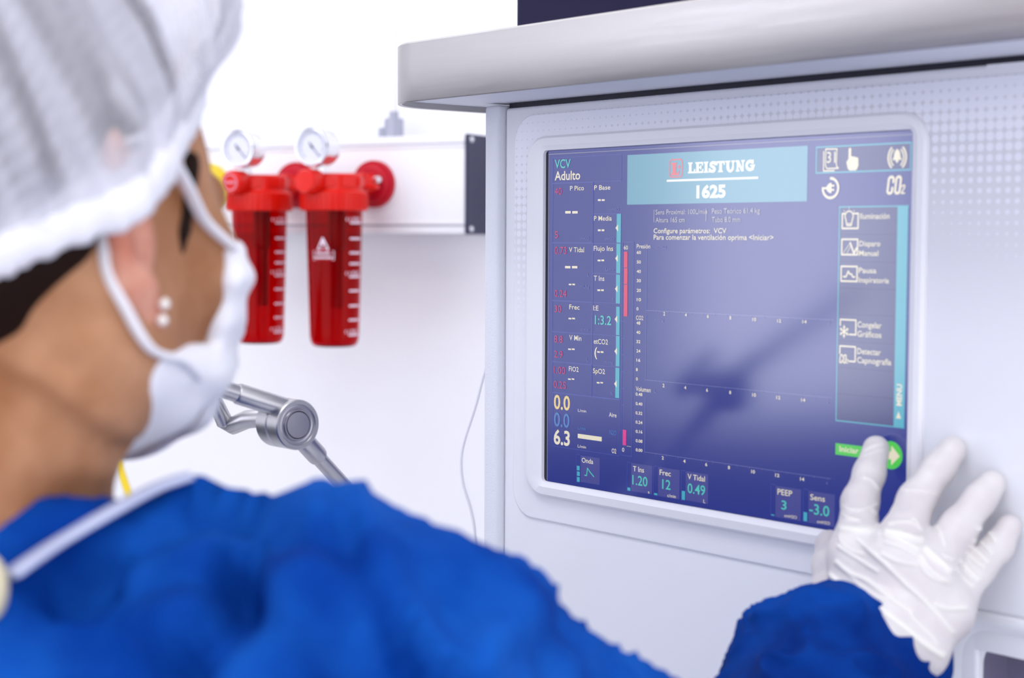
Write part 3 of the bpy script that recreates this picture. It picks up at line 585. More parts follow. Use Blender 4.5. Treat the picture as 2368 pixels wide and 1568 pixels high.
for x0, x1 in ((-118.6, -95.5), (-69.3, -46), (-44.7, -21.4), (-20, 3.2), (54.4, 77.6), (79.3, 102.6)): stroke(bm, [(x0 + 3.6, -111.2), (x0, -111.2), (x0, -92.3), (x0 + 3.6, -92.3)], .25, rnd=False)
put('tile_lines', bm, 'line', 1)
# ---------------------------------------------------------------- gas rail on the back wall and what is plugged into it
def at_wall(name, t, z, out=0.0):
    p = wallpt(t, out, z); return empty(name, tuple(p), RZ)          # local x runs right along the wall, -y out of it
RAIL = 0.0832                                                        # how far the rail's front stands out
rail = tag(at_wall('gas_rail', 0.6205, 1.5805), 'white aluminium gas supply rail on the back wall with a navy end cap', 'rail')
b = bmesh.new(); add_box(b, -1.5, -RAIL, -.0605, -.0012, -.0005, .0605, .003, 2)
for z in (.047, -.047): add_box(b, -1.5, -RAIL - .0012, z - .002, -.0014, -RAIL + .001, z + .002, .0006, 1)
bm_obj('rail_body', b, M_alu, rail)
M_groove = mat('rail_groove_grey', (0.42, 0.42, 0.48), 0.5)
b = bmesh.new()
for z in (.0502, -.0502): add_box(b, -1.5, -RAIL - .0006, z - .0011, -.0013, -RAIL + .002, z + .0011)
bm_obj('rail_groove', b, M_groove, rail)
M_cap = mat('navy_end_cap', (0.022, 0.022, 0.065), 0.45)
b = bmesh.new(); add_box(b, -.0012, -RAIL - .001, -.0612, .0035, -.0005, .0612, .001, 1); bm_obj('end_cap', b, M_cap, rail)
for y, z in ((-RAIL + .008, .0545), (-RAIL + .008, -.0545), (-.01, .0545), (-.01, -.0545)):
    b = bmesh.new(); add_lathe(b, [(0, .0062), (.0022, .0058), (.0036, .0045), (.0040, .0034)], (0, y, z), (1, 0, 0), 16); bm_obj('screw', b, M_screw, rail)

M_red = mat('red_plastic', (0.74, 0.010, 0.004), 0.3, spec=0.3)
M_redd = mat('crimson_plastic', (0.52, 0.003, 0.018), 0.4, spec=0.25)
M_jar = mat('clear_red_jar', (0.66, 0.002, 0.016), 0.05, ior=1.18, trans=1.0)
M_tube = mat('dark_red_tube', (0.42, 0.008, 0.012), 0.4); M_kmark = mat('pink_print', (0.75, 0.22, 0.28), 0.5)
M_chrome = mat('chrome', (0.86, 0.86, 0.89), 0.16, 1.0)
M_dial = mat('gauge_dial', (0.74, 0.75, 0.86), 0.5); M_ink = mat('gauge_ink', (0.03, 0.03, 0.05), 0.5)
M_print = mat('white_print', (0.88, 0.76, 0.88), 0.5)
JY = -(RAIL + .092)                                                  # the jar's axis in front of the wall

def jar_patch(bm, a0, a1, z0, z1):
    """a printed mark lying on the tapering jar between two angles and two heights"""
    n = max(2, int(abs(a1 - a0) / 4) + 1); top, bot = [], []
    for k in range(n + 1):
        a = math.radians(a0 + (a1 - a0) * k / n)
        for z, l in ((z1, top), (z0, bot)):
            r = .0342 + (.0342 - .0296) * (z / .165) + .0004; l.append(bm.verts.new((r * math.sin(a), JY - r * math.cos(a), z)))
    for k in range(n): bm.faces.new((bot[k], bot[k + 1], top[k + 1], top[k]))
def jar_line(bm, p, q, w):
    """a printed stroke from (angle,height) to (angle,height)"""
    (a0, z0), (a1, z1) = p, q; k = math.degrees(1 / .032); dx, dz = (a1 - a0) / k, z1 - z0; l = math.hypot(dx, dz); nx, nz = -dz / l * w / 2 * k, dx / l * w / 2; vs = []
    for a, z in ((a0 - nx, z0 - nz), (a1 - nx, z1 - nz), (a1 + nx, z1 + nz), (a0 + nx, z0 + nz)):
        r = .0342 + (.0342 - .0296) * (z / .165) + .0005; a = math.radians(a); vs.append(bm.verts.new((r * math.sin(a), JY - r * math.cos(a), z)))
    bm.faces.new(vs)

def regulator(label):
    t = tag(at_wall('suction_regulator', 0.751, 1.548), label, 'suction regulator', 'red suction regulators on the gas rail')
    b = bmesh.new()   # round flange on the rail
    add_lathe(b, [(.0, .014), (.020, .014), (.0235, .012), (.0255, .009), (.0288, .009), (.0295, .006), (.0295, .0)], (0, -RAIL, .034), (0, -1, 0), 44); bm_obj('wall_flange', b, M_redd, t)
    b = bmesh.new()   # arm from flange to cap with a wing on it
    add_lathe(b, [(.0125, .0), (.0125, .03), (.0105, .034), (.0105, .062)], (0, -RAIL - .01, .034), (0, -1, 0), 24)
    add_box(b, -.028, -RAIL - .044, .0405, .012, -RAIL - .036, .0465, .002); add_box(b, .002, -RAIL - .045, .026, .028, -RAIL - .033, .032, .002)
    bm_obj('arm', b, M_red, t)
    b = bmesh.new(); add_lathe(b, [(0, .01), (.004, .009), (.0055, .005), (.0055, 0)], (.0150, -RAIL - .016, .0385), (0, -1, 0), 16); bm_obj('chrome_nut', b, M_chrome, t)
    b = bmesh.new()   # screw cap: ribbed ring below a stepped dome with windows
    add_lathe(b, [(.030, -.001), (.0392, -.001), (.0402, .001), (.0402, .0205), (.0385, .0225), (.0355, .0235), (.0348, .0255), (.0348, .0405), (.0335, .0425), (.028, .0435), (0, .0435)], (0, JY, 0), (0, 0, 1), 56)
    for k in range(40):
        a = 2 * math.pi * k / 40; x, y = .0402 * math.cos(a), JY + .0402 * math.sin(a)
        r = bmesh.ops.create_cube(b, size=1.0)
        for v in r['verts']:
            lx, ly, lz = v.co.x * .0022, v.co.y * .0024, v.co.z * .0185; v.co = Vector((x + lx * math.cos(a) - ly * math.sin(a), y + lx * math.sin(a) + ly * math.cos(a), .0105 + lz))
    for a0 in (-18, 22, 62, 102):
        a = math.radians(a0); x, y = .0348 * math.sin(a), JY - .0348 * math.cos(a); ang = -a
        r = bmesh.ops.create_cube(b, size=1.0)
        for v in r['verts']:
            lx, ly, lz = v.co.x * .0165, v.co.y * .003, v.co.z * .011
            v.co = Vector((x + lx * math.cos(a) - ly * math.sin(a), y + lx * math.sin(a) + ly * math.cos(a), .0335 + lz))
    bm_obj('screw_cap', b, M_red, t)
    b = bmesh.new()   # tapering clear jar, wall modelled inside and out
    add_lathe(b, [(.0342, .002), (.0342, 0), (.0299, -.152), (.0288, -.159), (.0262, -.1635), (.022, -.165), (0, -.165)], (0, JY, 0), (0, 0, 1), 64, cap=False)
    add_lathe(b, [(0, -.162), (.021, -.162), (.0252, -.1602), (.0272, -.157), (.0282, -.151), (.0322, 0), (.0322, .002), (.0342, .002)], (0, JY, 0), (0, 0, 1), 64, cap=False)
    bmesh.ops.remove_doubles(b, verts=b.verts, dist=1e-6); jar = bm_obj('jar', b, M_jar, t, angle=60)
    b = bmesh.new(); add_lathe(b, [(.0105, .002), (.0105, -.045), (.007, -.048), (.007, -.118), (.0055, -.118), (.0055, .002)], (.004, JY, 0), (0, 0, 1), 20); bm_obj('inner_tube', b, M_tube, jar)
    b = bmesh.new()   # scale down the right side, small marks of figures at the long steps
    for i, (z, lab) in enumerate(((-.0155, 1), (-.0345, 0), (-.0515, 0), (-.0645, 0), (-.080, 1), (-.097, 0), (-.115, 0), (-.132, 0), (-.150, 1))):
        jar_patch(b, 68, 104, z - .0011, z + .0011)
        if lab:
            for a, w in ((60, 3), (68, 3), (76, 9), (88, 9)):
                jar_line(b, (a, z + .002), (a, z + .0058), .0011)
                if w > 5: jar_line(b, (a, z + .0058), (a + 6, z + .0058), .0010); jar_line(b, (a + 6, z + .002), (a + 6, z + .0058), .0011)
    bm_obj('scale', b, M_print, jar, smooth=False)
    b = bmesh.new()   # warning triangle above a boxed line of small print
    for p, q in (((-2, -.0478), (22, -.0478)), ((-2, -.0478), (10, -.0335)), ((22, -.0478), (10, -.0335))): jar_line(b, p, q, .0016)
    jar_line(b, (10, -.0375), (10, -.0425), .0026); jar_line(b, (10, -.0445), (10, -.0462), .0026)
    for p, q in (((-13, -.0495), (33, -.0495)), ((-13, -.0600), (33, -.0600)), ((-13, -.0495), (-13, -.0600)), ((33, -.0495), (33, -.0600))): jar_line(b, p, q, .0008)
    for z, a0, a1 in ((-.0522, -6, 26), (-.0572, -10, 30)):
        for k in range(int((a1 - a0) / 4)): jar_line(b, (a0 + 4 * k, z - (k % 2) * .0006), (a0 + 4 * k + 3, z + ((k + 1) % 2) * .0006), .0022)
    bm_obj('warning_mark', b, M_print, jar, smooth=False)
    b = bmesh.new()   # control knob at the front
    add_lathe(b, [(.0125, 0), (.0142, .003), (.0142, .026), (.0128, .029), (0, .0295)], (-.003, JY - .030, .0325), (0, -1, 0), 32)
    for k in range(20):
        a = 2 * math.pi * k / 20; add_tube(b, [(-.003 + .0142 * math.cos(a), JY - .034, .0325 + .0142 * math.sin(a)), (-.003 + .0142 * math.cos(a), JY - .0555, .0325 + .0142 * math.sin(a))], .0009, 6)
    bm_obj('knob', b, M_red, t)
    g = bmesh.new()   # vacuum gauge on a short neck
    gy, gz = JY - .022, .0735
    add_lathe(g, [(0, -.005), (.0205, -.005), (.0215, -.003), (.0215, .019), (.0232, .0195), (.0236, .021), (.0236, .0255), (.0222, .027), (.0208, .0268), (.0206, .0235)], (0, gy, gz), (0, -1, 0), 44, cap=False)
    add_lathe(g, [(.0065, .0), (.0065, .0095), (.0052, .0098), (.0052, .016)], (0, gy - .006, .040), (0, 0, 1), 6)
    gauge = bm_obj('gauge', g, M_chrome, t)
    g = bmesh.new(); add_lathe(g, [(.0206, 0), (0, 0.0003)], (0, gy - .0235, gz), (0, -1, 0), 40); bm_obj('dial', g, M_dial, gauge)
    g = bmesh.new()
    for p, q, w in (((-.003, .0035), (.010, -.011), .0011), ((-.0045, .0052), (0, 0), .0018)):
        d = Vector((q[0] - p[0], 0, q[1] - p[1])).normalized(); nn = Vector((-d.z, 0, d.x)) * w / 2
        g.faces.new([g.verts.new(Vector((s[0], gy - .0243, gz + s[1])) + e) for s, e in ((p, -nn), (q, -nn), (q, nn), (p, nn))])
    for k in range(28):
        a = math.radians(225 - 270 * k / 27); r0 = .0155 if k % 3 else .014
        d = Vector((math.cos(a), 0, math.sin(a))); nn = Vector((-d.z, 0, d.x)) * .00028; o_ = Vector((0, gy - .0240, gz))
        g.faces.new([g.verts.new(o_ + d * r_ + e) for r_, e in ((r0, -nn), (.0178, -nn), (.0178, nn), (r0, nn))])
    add_lathe(g, [(.0017, 0), (.0017, .0012), (0, .0012)], (0, gy - .024, gz), (0, -1, 0), 12)
    bm_obj('needle', g, M_ink, gauge, smooth=False)
    return t
def dup(root, t_along, z, label):
    r = root.copy(); COL.objects.link(r); r.location = tuple(wallpt(t_along, 0, z)); r['label'] = label
    for ch in list(root.children):
        c = ch.copy(); COL.objects.link(c); c.parent = r
        for gch in list(ch.children):
            d = gch.copy(); COL.objects.link(d); d.parent = c
    return r
reg = regulator('red suction regulator nearer the navy end cap, showing a white warning triangle on its jar')
reg2 = dup(reg, 0.875, 1.548, "red suction regulator beside the person's face mask, its jar partly hidden behind it")
reg2.rotation_euler[2] += math.radians(4)                              # hangs slightly turned
for ch in list(reg2.children):                                        # this jar's front is turned away: no warning mark in view
    if ch.name.startswith('jar'):
        for g_ in list(ch.children):
            if g_.name.startswith('warning_mark'): bpy.data.objects.remove(g_)
    if ch.name.startswith('knob'):
        kb = bmesh.new(); add_lathe(kb, [(.0085, 0), (.0105, .0004), (.0105, .001), (.0085, .001)], (-.003, JY - .0592, .0325), (0, -1, 0), 24, cap=False)
        add_box(kb, -.010, JY - .0606, .031, .004, JY - .0596, .034); bm_obj('knob_mark', kb, M_kmark, ch)

# grey pipe fitting on top of the rail
M_pipe = mat('pale_grey_pipe', (0.40, 0.41, 0.50), 0.35, 0.3)
t = tag(at_wall('pipe_fitting', 0.7475, 1.641), 'small pale grey pipe fitting on top of the gas rail', 'pipe fitting')
b = bmesh.new(); add_lathe(b, [(.0125, 0), (.0125, .024), (.011, .0255), (.006, .0256), (.006, .034)], (0, -.045, 0), (0, 0, 1), 24); add_lathe(b, [(.006, 0), (.006, .014), (0, .014)], (-.017, -.045, 0), (0, 0, 1), 16); bm_obj('fitting', b, M_pipe, t)
M_pipew = mat('white_pipe', (0.84, 0.85, 0.90), 0.4)
b = bmesh.new(); add_tube(b, [(0, -.045, .033), (0, -.045, .25), (0, -.044, .9), (0, -.044, 1.112)], .0045, 12); bm_obj('riser_pipe', b, M_pipew, t)

# yellow outlet and its hose beyond the person's face
M_yel = mat('yellow_plastic', (0.85, 0.62, 0.01), 0.35)
t = tag(at_wall('gas_outlet', 1.0085, 1.582), "yellow gas outlet on the rail, just showing past the person's cheek", 'gas outlet')
b = bmesh.new(); add_lathe(b, [(.0, .014), (.020, .014), (.0235, .012), (.0255, .009), (.0288, .009), (.0295, .006), (.0295, .0)], (0, -RAIL, 0), (0, -1, 0), 40); bm_obj('outlet_flange', b, M_yel, t)
b = bmesh.new(); add_lathe(b, [(.012, .012), (.012, .045), (.009, .048), (.009, .062), (0, .062)], (0, -RAIL, 0), (0, -1, 0), 24); bm_obj('plug', b, M_yel, t)
hp = [wallpt(1.0085, RAIL + .058, 1.580), wallpt(1.011, RAIL + .075, 1.572), wallpt(1.022, RAIL + .083, 1.53), wallpt(1.06, RAIL + .085, 1.42), wallpt(1.100, RAIL + .085, 1.30), wallpt(1.1066, RAIL + .085, 1.245), wallpt(1.0925, RAIL + .085, 1.20), wallpt(1.04, RAIL + .08, 1.08), wallpt(.95, RAIL + .05, .85), wallpt(.86, RAIL + .04, .45), wallpt(.80, RAIL + .05, .10), wallpt(.74, RAIL + .07, .006)]
b = bmesh.new(); add_tube(b, catmull(hp, 8), .0052, 12); o = bm_obj('gas_hose', b, M_yel, None); tag(o, "yellow gas hose hanging behind the person's neck against the white wall", 'hose')

# thin white cable hanging beside the workstation
cp = [(-.232, .13, 1.52), (-.262, .12, 1.505), (-.296, .10, 1.455), (-.317, .085, 1.416), (-.3225, .075, 1.379), (-.328, .066, 1.344), (-.3262, .065, 1.320), (-.320, .069, 1.296), (-.317, .071, 1.272), (-.317, .075, 1.20), (-.325, .09, 1.0), (-.335, .11, .6), (-.33, .13, .2), (-.31, .16, .02), (-.28, .20, .005)]
cp = [(-.200, .15, 1.50), (-.222, .14, 1.515)] + cp[1:]
M_cable = mat('white_cable', (0.80, 0.80, 0.85), 0.45)
b = bmesh.new(); add_tube(b, catmull(cp, 8), .00125, 10); o = bm_obj('cable', b, M_cable, None); tag(o, 'thin white cable hanging free left of the workstation', 'cable')

# ---------------------------------------------------------------- jointed steel support arm
M_arm = mat('satin_steel', (0.52, 0.515, 0.53), 0.36, 1.0)
arm = tag(empty('support_arm', (-.166, -.2012, 1.3985)), 'jointed steel tube-holder arm reaching down to the workstation', 'support arm')
d1 = Vector((-.0055, -.0425, .0146)).normalized(); d2 = Vector((-.0141, .0625, -.0563)).normalized()
b = bmesh.new()
add_lathe(b, [(.0150, -.0125), (.0156, -.0118), (.0156, -.0012), (.0146, -.0006), (.0146, .0006), (.0156, .0012), (.0156, .0118), (.0150, .0125), (.0128, .0125), (.0122, .0112)], (0, 0, 0), (1, 0, 0), 48, cap=False)
bm_obj('joint', b, M_arm, arm)
M_armd = mat('satin_steel_cap', (0.45, 0.445, 0.48), 0.3, 1.0)
b = bmesh.new(); add_lathe(b, [(.0127, .0), (.0112, .0004), (.0100, .0), (.0096, .0009), (.0088, .0009), (.0084, .0), (.0080, .0011), (0, .0013)], (.0117, 0, 0), (1, 0, 0), 40); bm_obj('joint_cap', b, M_armd, arm)
b = bmesh.new(); add_lathe(b, [(.0126, .0), (0, .001)], (-.0108, 0, 0), (-1, 0, 0), 40); bm_obj('joint_cap', b, M_armd, arm)
o1 = Vector((.004, 0, .0085))
b = bmesh.new(); add_lathe(b, [(.0058, .0), (.0066, .001), (.0066, .0325), (.0060, .034)], o1 + d1 * .004, d1, 24); bm_obj('sleeve', b, M_arm, arm)
b = bmesh.new(); add_tube(b, catmull([o1 + d1 * .03, o1 + d1 * .09, o1 + d1 * .16, o1 + d1 * .20 + Vector((0, -.0, .004))], 6), .0056, 20); bm_obj('tube', b, M_arm, arm)
b = bmesh.new(); add_lathe(b, [(.0058, .010), (.0066, .012), (.0066, .034), (.0062, .036)], (.001, 0, 0), d2, 24); bm_obj('sleeve', b, M_arm, arm)
b = bmesh.new(); add_tube(b, [d2 * .03, d2 * .26], .0050, 20); bm_obj('tube', b, M_arm, arm)
# clamping lever on the far side
b = bmesh.new(); l0 = Vector((-.014, .0, -.001)); add_lathe(b, [(.0072, 0), (.0072, .012), (.006, .0135), (0, .0135)], (-.0125, 0, 0), (-1, 0, 0), 24)
add_tube(b, [Vector((-.018, 0, .002)), Vector((-.034, -.008, .0)), Vector((-.052, -.008, -.0055)), Vector((-.056, -.012, -.003)), Vector((-.047, -.027, .018)), Vector((-.043, -.036, .027))], [.0055, .006, .006, .0055, .0045, .0035], 14); bm_obj('lever', b, M_arm, arm)
# clamp where the arm meets the workstation's post
e = d2 * .26; b = bmesh.new(); add_lathe(b, [(.009, -.02), (.0105, -.018), (.0105, .018), (.009, .02)], e, d2, 24)
add_box(b, e.x - .012, e.y - .010, e.z - .018, e.x + .02, e.y + .03, e.z + .018, .003); bm_obj('clamp', b, M_arm, arm)
# ---------------------------------------------------------------- the person: gown, cap, mask and gloves over one continuous body
HO = V(.092, -.492, 1.512); HR = V(.9404, .3406, 0) / math.hypot(.9404, .3406); HF = V(-.3406, .9404, 0) / math.hypot(.9404, .3406); HU = V(0, 0, 1)
HM = np.stack([HR, HF, HU], 1).astype(np.float32)                     # head frame: right, forward, up; origin between the ears
def hl(P): return (P - HO.astype(np.float32)) @ HM
def hw(*p): return HO + HR * p[0] + HF * p[1] + HU * p[2]

M_skin = mat('skin', (0.36, 0.155, 0.06), 0.55, spec=0.2, sss=0.04); noise_mix(M_skin, 24, (0.27, 0.105, 0.040), (0.52, 0.27, 0.150), lo=.3, hi=.7)
M_ear = mat('ear_skin', (0.62, 0.26, 0.18), 0.55, spec=0.2, sss=0.06); noise_mix(M_ear, 60, (0.50, 0.17, 0.11), (0.68, 0.35, 0.25))
M_hair = mat('dark_hair', (0.012, 0.005, 0.003), 0.6, spec=0.1)
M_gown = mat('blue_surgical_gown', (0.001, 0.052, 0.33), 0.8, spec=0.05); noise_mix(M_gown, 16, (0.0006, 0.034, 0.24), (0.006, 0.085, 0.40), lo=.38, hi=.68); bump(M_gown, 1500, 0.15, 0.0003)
M_cuff = mat('shaded_gown_cloth', (0.0006, 0.030, 0.21), 0.8, spec=0.05); noise_mix(M_cuff, 22, (0.0004, 0.018, 0.15), (0.002, 0.045, 0.27), lo=.38, hi=.68)  # darker copy of the gown cloth: the sleeve end's shade is in its colour
M_tape = mat('pale_blue_binding', (0.42, 0.46, 0.64), 0.7)
M_cap = mat('white_nonwoven_cap', (0.66, 0.66, 0.74), 0.8, spec=0.2)
M_band = mat('white_cap_band', (0.74, 0.74, 0.80), 0.8, spec=0.2)
M_mask = mat('white_mask_fabric', (0.82, 0.82, 0.87), 0.8, spec=0.2); bump(M_mask, 60, 0.3, 0.002)
M_glove = mat('white_latex_glove', (0.60, 0.575, 0.58), 0.42, sss=0.15, sss_col=(1, .6, .5)); noise_mix(M_glove, 60, (0.585, 0.545, 0.56), (0.635, 0.61, 0.61))
M_pearl = mat('pearl_earring', (0.85, 0.82, 0.78), 0.15, 0.3)
M_trs = mat('blue_trousers', (0.01, 0.05, 0.22), 0.7); M_shoe = mat('white_clogs', (0.75, 0.75, 0.78), 0.5)

person = tag(empty('person', (.06, -.46, 0)), 'person in blue gown, white cap and mask, touching the display with one gloved hand', 'person')
def worn(o): o.location = (-.06, .46, 0); return o                    # clothes are shaped in room coordinates

def face_sdf(L):
    d = sd_ell(L, (0, -.020, .040), (.074, .094, .088))
    d = smin(d, sd_ell(L, (0, .030, -.010), (.058, .062, .070)), .04)
    d = smin(d, sd_cone(L, (.047, .006, -.044), (.014, .060, -.054), .020, .018), .03)
    d = smin(d, sd_cone(L, (-.047, .006, -.044), (-.014, .060, -.054), .020, .018), .03)
    d = smin(d, sd_ell(L, (.040, .055, -.012), (.024, .024, .020)), .02)          # cheekbones
    d = smin(d, sd_ell(L, (-.040, .055, -.012), (.024, .024, .020)), .02)
    d = smin(d, sd_cone(L, (0, .087, .022), (0, .110, -.018), .006, .011), .014)   # nose
    d = smin(d, sd_cone(L, (-.018, .086, -.048), (.018, .086, -.048), .009, .009), .012)   # lips
    d = smax(d, -sd_ell(L, (.031, .091, .020), (.016, .012, .010)), .012)           # eye sockets
    d = smax(d, -sd_ell(L, (-.031, .091, .020), (.016, .012, .010)), .012)
    d = smin(d, sd_ell(L, (.031, .077, .019), (.012, .012, .011)), .004)
    d = smin(d, sd_ell(L, (-.031, .077, .019), (.012, .012, .011)), .004)
    return d
def neck_sdf(L):
    d = sd_cone(L, (.0, -.022, -.03), (-.004, -.045, -.105), .052, .050)
    d = smin(d, sd_cone(L, (.0, -.046, -.10), (.008, -.040, -.16), .050, .058), .03)
    d = smin(d, sd_cone(L, (.050, -.012, -.035), (.018, .010, -.135), .013, .012), .02)   # neck tendon
    return d
def ear_sdf(L, s):
    c = math.cos(math.radians(28)); q = math.sin(math.radians(28))
    # ear frame: e1 lies in the ear's plane pointing back and out, e2 across its thickness, up stays up (leaning back a little)
    p = L - np.array([s * .071, -.004, .004], np.float32)
    e1 = np.array([s * q, -c, 0], np.float32); e2 = np.array([s * c, q, 0], np.float32)
    a, b_, u = p @ e1, p @ e2, p[:, 2]; a = a - .38 * u
    Q = np.stack([a, b_, u], -1)
    d = sd_ell(Q, (.012, .0, .004), (.0145, .0062, .032))
    d = smin(d, sd_cone(Q, (.012, .0, -.020), (.006, .001, -.031), .0095, .0075), .008)
    d = smax(d, -sd_ell(Q, (.010, .008, .006), (.0095, .0065, .021)), .004)
    d = smin(d, sd_ell(Q, (.0, .001, -.002), (.007, .006, .010)), .006)
    return d
SH_R, SH_L = V(.245, -.415, 1.352), V(-.125, -.50, 1.345)
def body_sdf(P):
    L = hl(P); d = smin(face_sdf(L), neck_sdf(L), .035)
    for s in (1, -1): d = smin(d, ear_sdf(L, s), .005)
    d = smin(d, sd_cone(P, (.085, -.500, 1.355), SH_R, .040, .030), .04); d = smin(d, sd_cone(P, (.085, -.500, 1.355), SH_L, .040, .030), .04)
    return smin(d, sd_ell(P, (.05, -.50, 1.27), (.16, .09, .10)), .05)
v, q = sdf_surface(body_sdf, (-.20, -.64, 1.19), (.31, -.33, 1.64), .0028)
v = relax(v, q, 2); n_ = vnormals(v, q); _vd = V(-.76, .64, -.06)
for ln, a_, w_ in [
    ([(0.135, -0.509, 1.465), (0.143, -0.501, 1.458), (0.151, -0.492, 1.448), (0.160, -0.483, 1.436)], -0.0035, 0.0055),
    ([(0.133, -0.511, 1.474), (0.140, -0.503, 1.470), (0.150, -0.492, 1.459), (0.156, -0.486, 1.450)], 0.0022, 0.006),
    ([(0.133, -0.509, 1.487), (0.142, -0.500, 1.480), (0.151, -0.490, 1.467)], -0.0016, 0.006),
    ([(0.141, -0.505, 1.437), (0.147, -0.498, 1.432), (0.155, -0.489, 1.429)], 0.002, 0.008),
    ([(0.155, -0.484, 1.474), (0.159, -0.482, 1.459), (0.161, -0.481, 1.443)], 0.0022, 0.007)]:            # folds of the turned neck
    v = v + n_ * (np.exp(-(line_dist(v, catmull(ln, 4), _vd) / w_) ** 2) * a_ * (n_ @ _vd < 0))[:, None]
body = worn(soft_obj('body', v, q, M_skin, person))
# the ears flush redder than the rest of the skin
Lv = hl(v.astype(np.float32)); ed = np.minimum(ear_sdf(Lv, 1), ear_sdf(Lv, -1)); body.data.materials.append(M_ear)
fi = (ed[q].max(1) < .0015); body.data.polygons.foreach_set('material_index', fi.astype(np.int32))

# hair: below the cap at the nape, and loose strands before the ear
CAPN = V(0, -.60, 1.0) / math.hypot(.60, 1.0); CAP0 = .016             # the cap's edge: a plane rising forwards, in the head frame
def capd(L): return L @ CAPN.astype(np.float32) - CAP0
def hair_sdf(L):
    sk = sd_ell(L, (0, -.022, .040), (.0765, .097, .090)); sk = smin(sk, sd_cone(L, (0, -.058, .0), (0, -.072, -.072), .056, .036), .03)
    d = smax(sk - .0015, L[:, 1] + .004 + .30 * L[:, 2], .02)
    d = smax(d, capd(L) - .004, .004)
    for s in (1, -1):
        d = smin(d, sd_cone(L, (s * .067, .030, .030), (s * .0655, .026, .004), .005, .0045), .006)
        d = smin(d, sd_cone(L, (s * .0655, .026, .004), (s * .060, .028, -.030), .0040, .0014), .003)
    d = smin(d, smax(sk + .0008, -capd(L), .006), .006)
    return d
v, q = sdf_surface(lambda P: hair_sdf(hl(P)), (-.03, -.62, 1.43), (.21, -.37, 1.66), .0028)
worn(soft_obj('hair', relax(v, q, 1), q, M_hair, person))

# bouffant cap: gathered crown and a puckered elastic band along its edge
def cap_sdf(L):
    h = capd(L)
    crown = sd_ell(L, (0, -.030, .083), (.092, .116, .098))
    head = smin(sd_ell(L, (0, -.020, .040), (.080, .101, .096)), sd_cone(L, (0, -.065, .0), (0, -.075, -.03), .052, .045), .03)
    for s in (1, -1): head = smin(head, ear_sdf(L, s) - .005, .03)
    crown = smax(crown, -(h - .020), .012)
    shell = smax(head, -(h - .004), .004)
    d = smin(shell, crown, .014)
    return d
v, q = sdf_surface(lambda P: cap_sdf(hl(P)), (-.06, -.68, 1.40), (.25, -.32, 1.71), .0032)
v = relax(v, q, 2); n_ = vnormals(v, q); L = hl(v.astype(np.float32)).astype(float); h = capd(L)
ex = V(1, 0, 0); ey = np.cross(CAPN, ex); th = np.arctan2(L @ ey + .02, L @ ex)
Q3 = np.stack([np.cos(th) * 9, np.sin(th) * 9, h * 9], 1); Qb = np.stack([np.cos(th) * 26, np.sin(th) * 26, h * 12], 1)
pleat = (1 - np.abs(vnoise(Q3))) ** 2 * .0085 + vnoise(Qb) * .0035
env = np.clip((h - .012) / .02, 0, 1) * np.clip((.19 - h) / .06, .25, 1)
v = v + n_ * (pleat * env)[:, None] + n_ * (np.where(h < .02, np.sin(th * 70 + 3 * vnoise(Q3)) * .0007, 0))[:, None]
cap = worn(soft_obj('surgical_cap', v, q, M_cap, person))
Qs = np.stack([np.cos(th) * 14, np.sin(th) * 14, h * 4], 1); Qt = np.stack([np.cos(th) * 34 + 5, np.sin(th) * 34, h * 7], 1)
gather = np.clip(.46 + vnoise(Qs) * .40 + vnoise(Qt) * .26, .04, .80) * np.clip((h - .006) / .03, .25, 1)      # where the gathered cloth is single it is thinner
at0 = cap.data.attributes.new('gather', 'FLOAT', 'POINT'); at0.data.foreach_set('value', gather.astype(np.float32))
sk_ = M_cap.node_tree; nb_ = sk_.nodes['Principled BSDF']; tr_ = sk_.nodes.new('ShaderNodeBsdfTransparent'); ms_ = sk_.nodes.new('ShaderNodeMixShader'); ms_.inputs[0].default_value = 0.30; at_ = sk_.nodes.new('ShaderNodeAttribute'); at_.attribute_name = 'gather'; sk_.links.new(at_.outputs['Fac'], ms_.inputs[0])   # thin cloth: the hair shows through
ol_ = sk_.nodes['Material Output']; sk_.links.new(nb_.outputs[0], ms_.inputs[1]); sk_.links.new(tr_.outputs[0], ms_.inputs[2]); sk_.links.new(ms_.outputs[0], ol_.inputs['Surface'])
def band_sdf(L):
    h = capd(L); head = smin(sd_ell(L, (0, -.020, .040), (.0815, .1025, .0975)), sd_cone(L, (0, -.065, .0), (0, -.075, -.03), .0535, .0465), .03)
    for s in (1, -1): head = smin(head, ear_sdf(L, s) - .0065, .03)
    return smax(np.abs(h - .011) - .0085, head - .0015, .006)
v, q = sdf_surface(lambda P: band_sdf(hl(P)), (-.04, -.65, 1.40), (.23, -.34, 1.66), .0026)
v = relax(v, q, 2); n_ = vnormals(v, q); L = hl(v.astype(np.float32)).astype(float); th = np.arctan2(L @ ey + .02, L @ ex)
v = v + n_ * (vnoise(np.stack([np.cos(th) * 40, np.sin(th) * 40, capd(L) * 60], 1)) * .0016)[:, None]
o = worn(soft_obj('cap_band', v, q, M_band, cap)); o.location = (0, 0, 0)

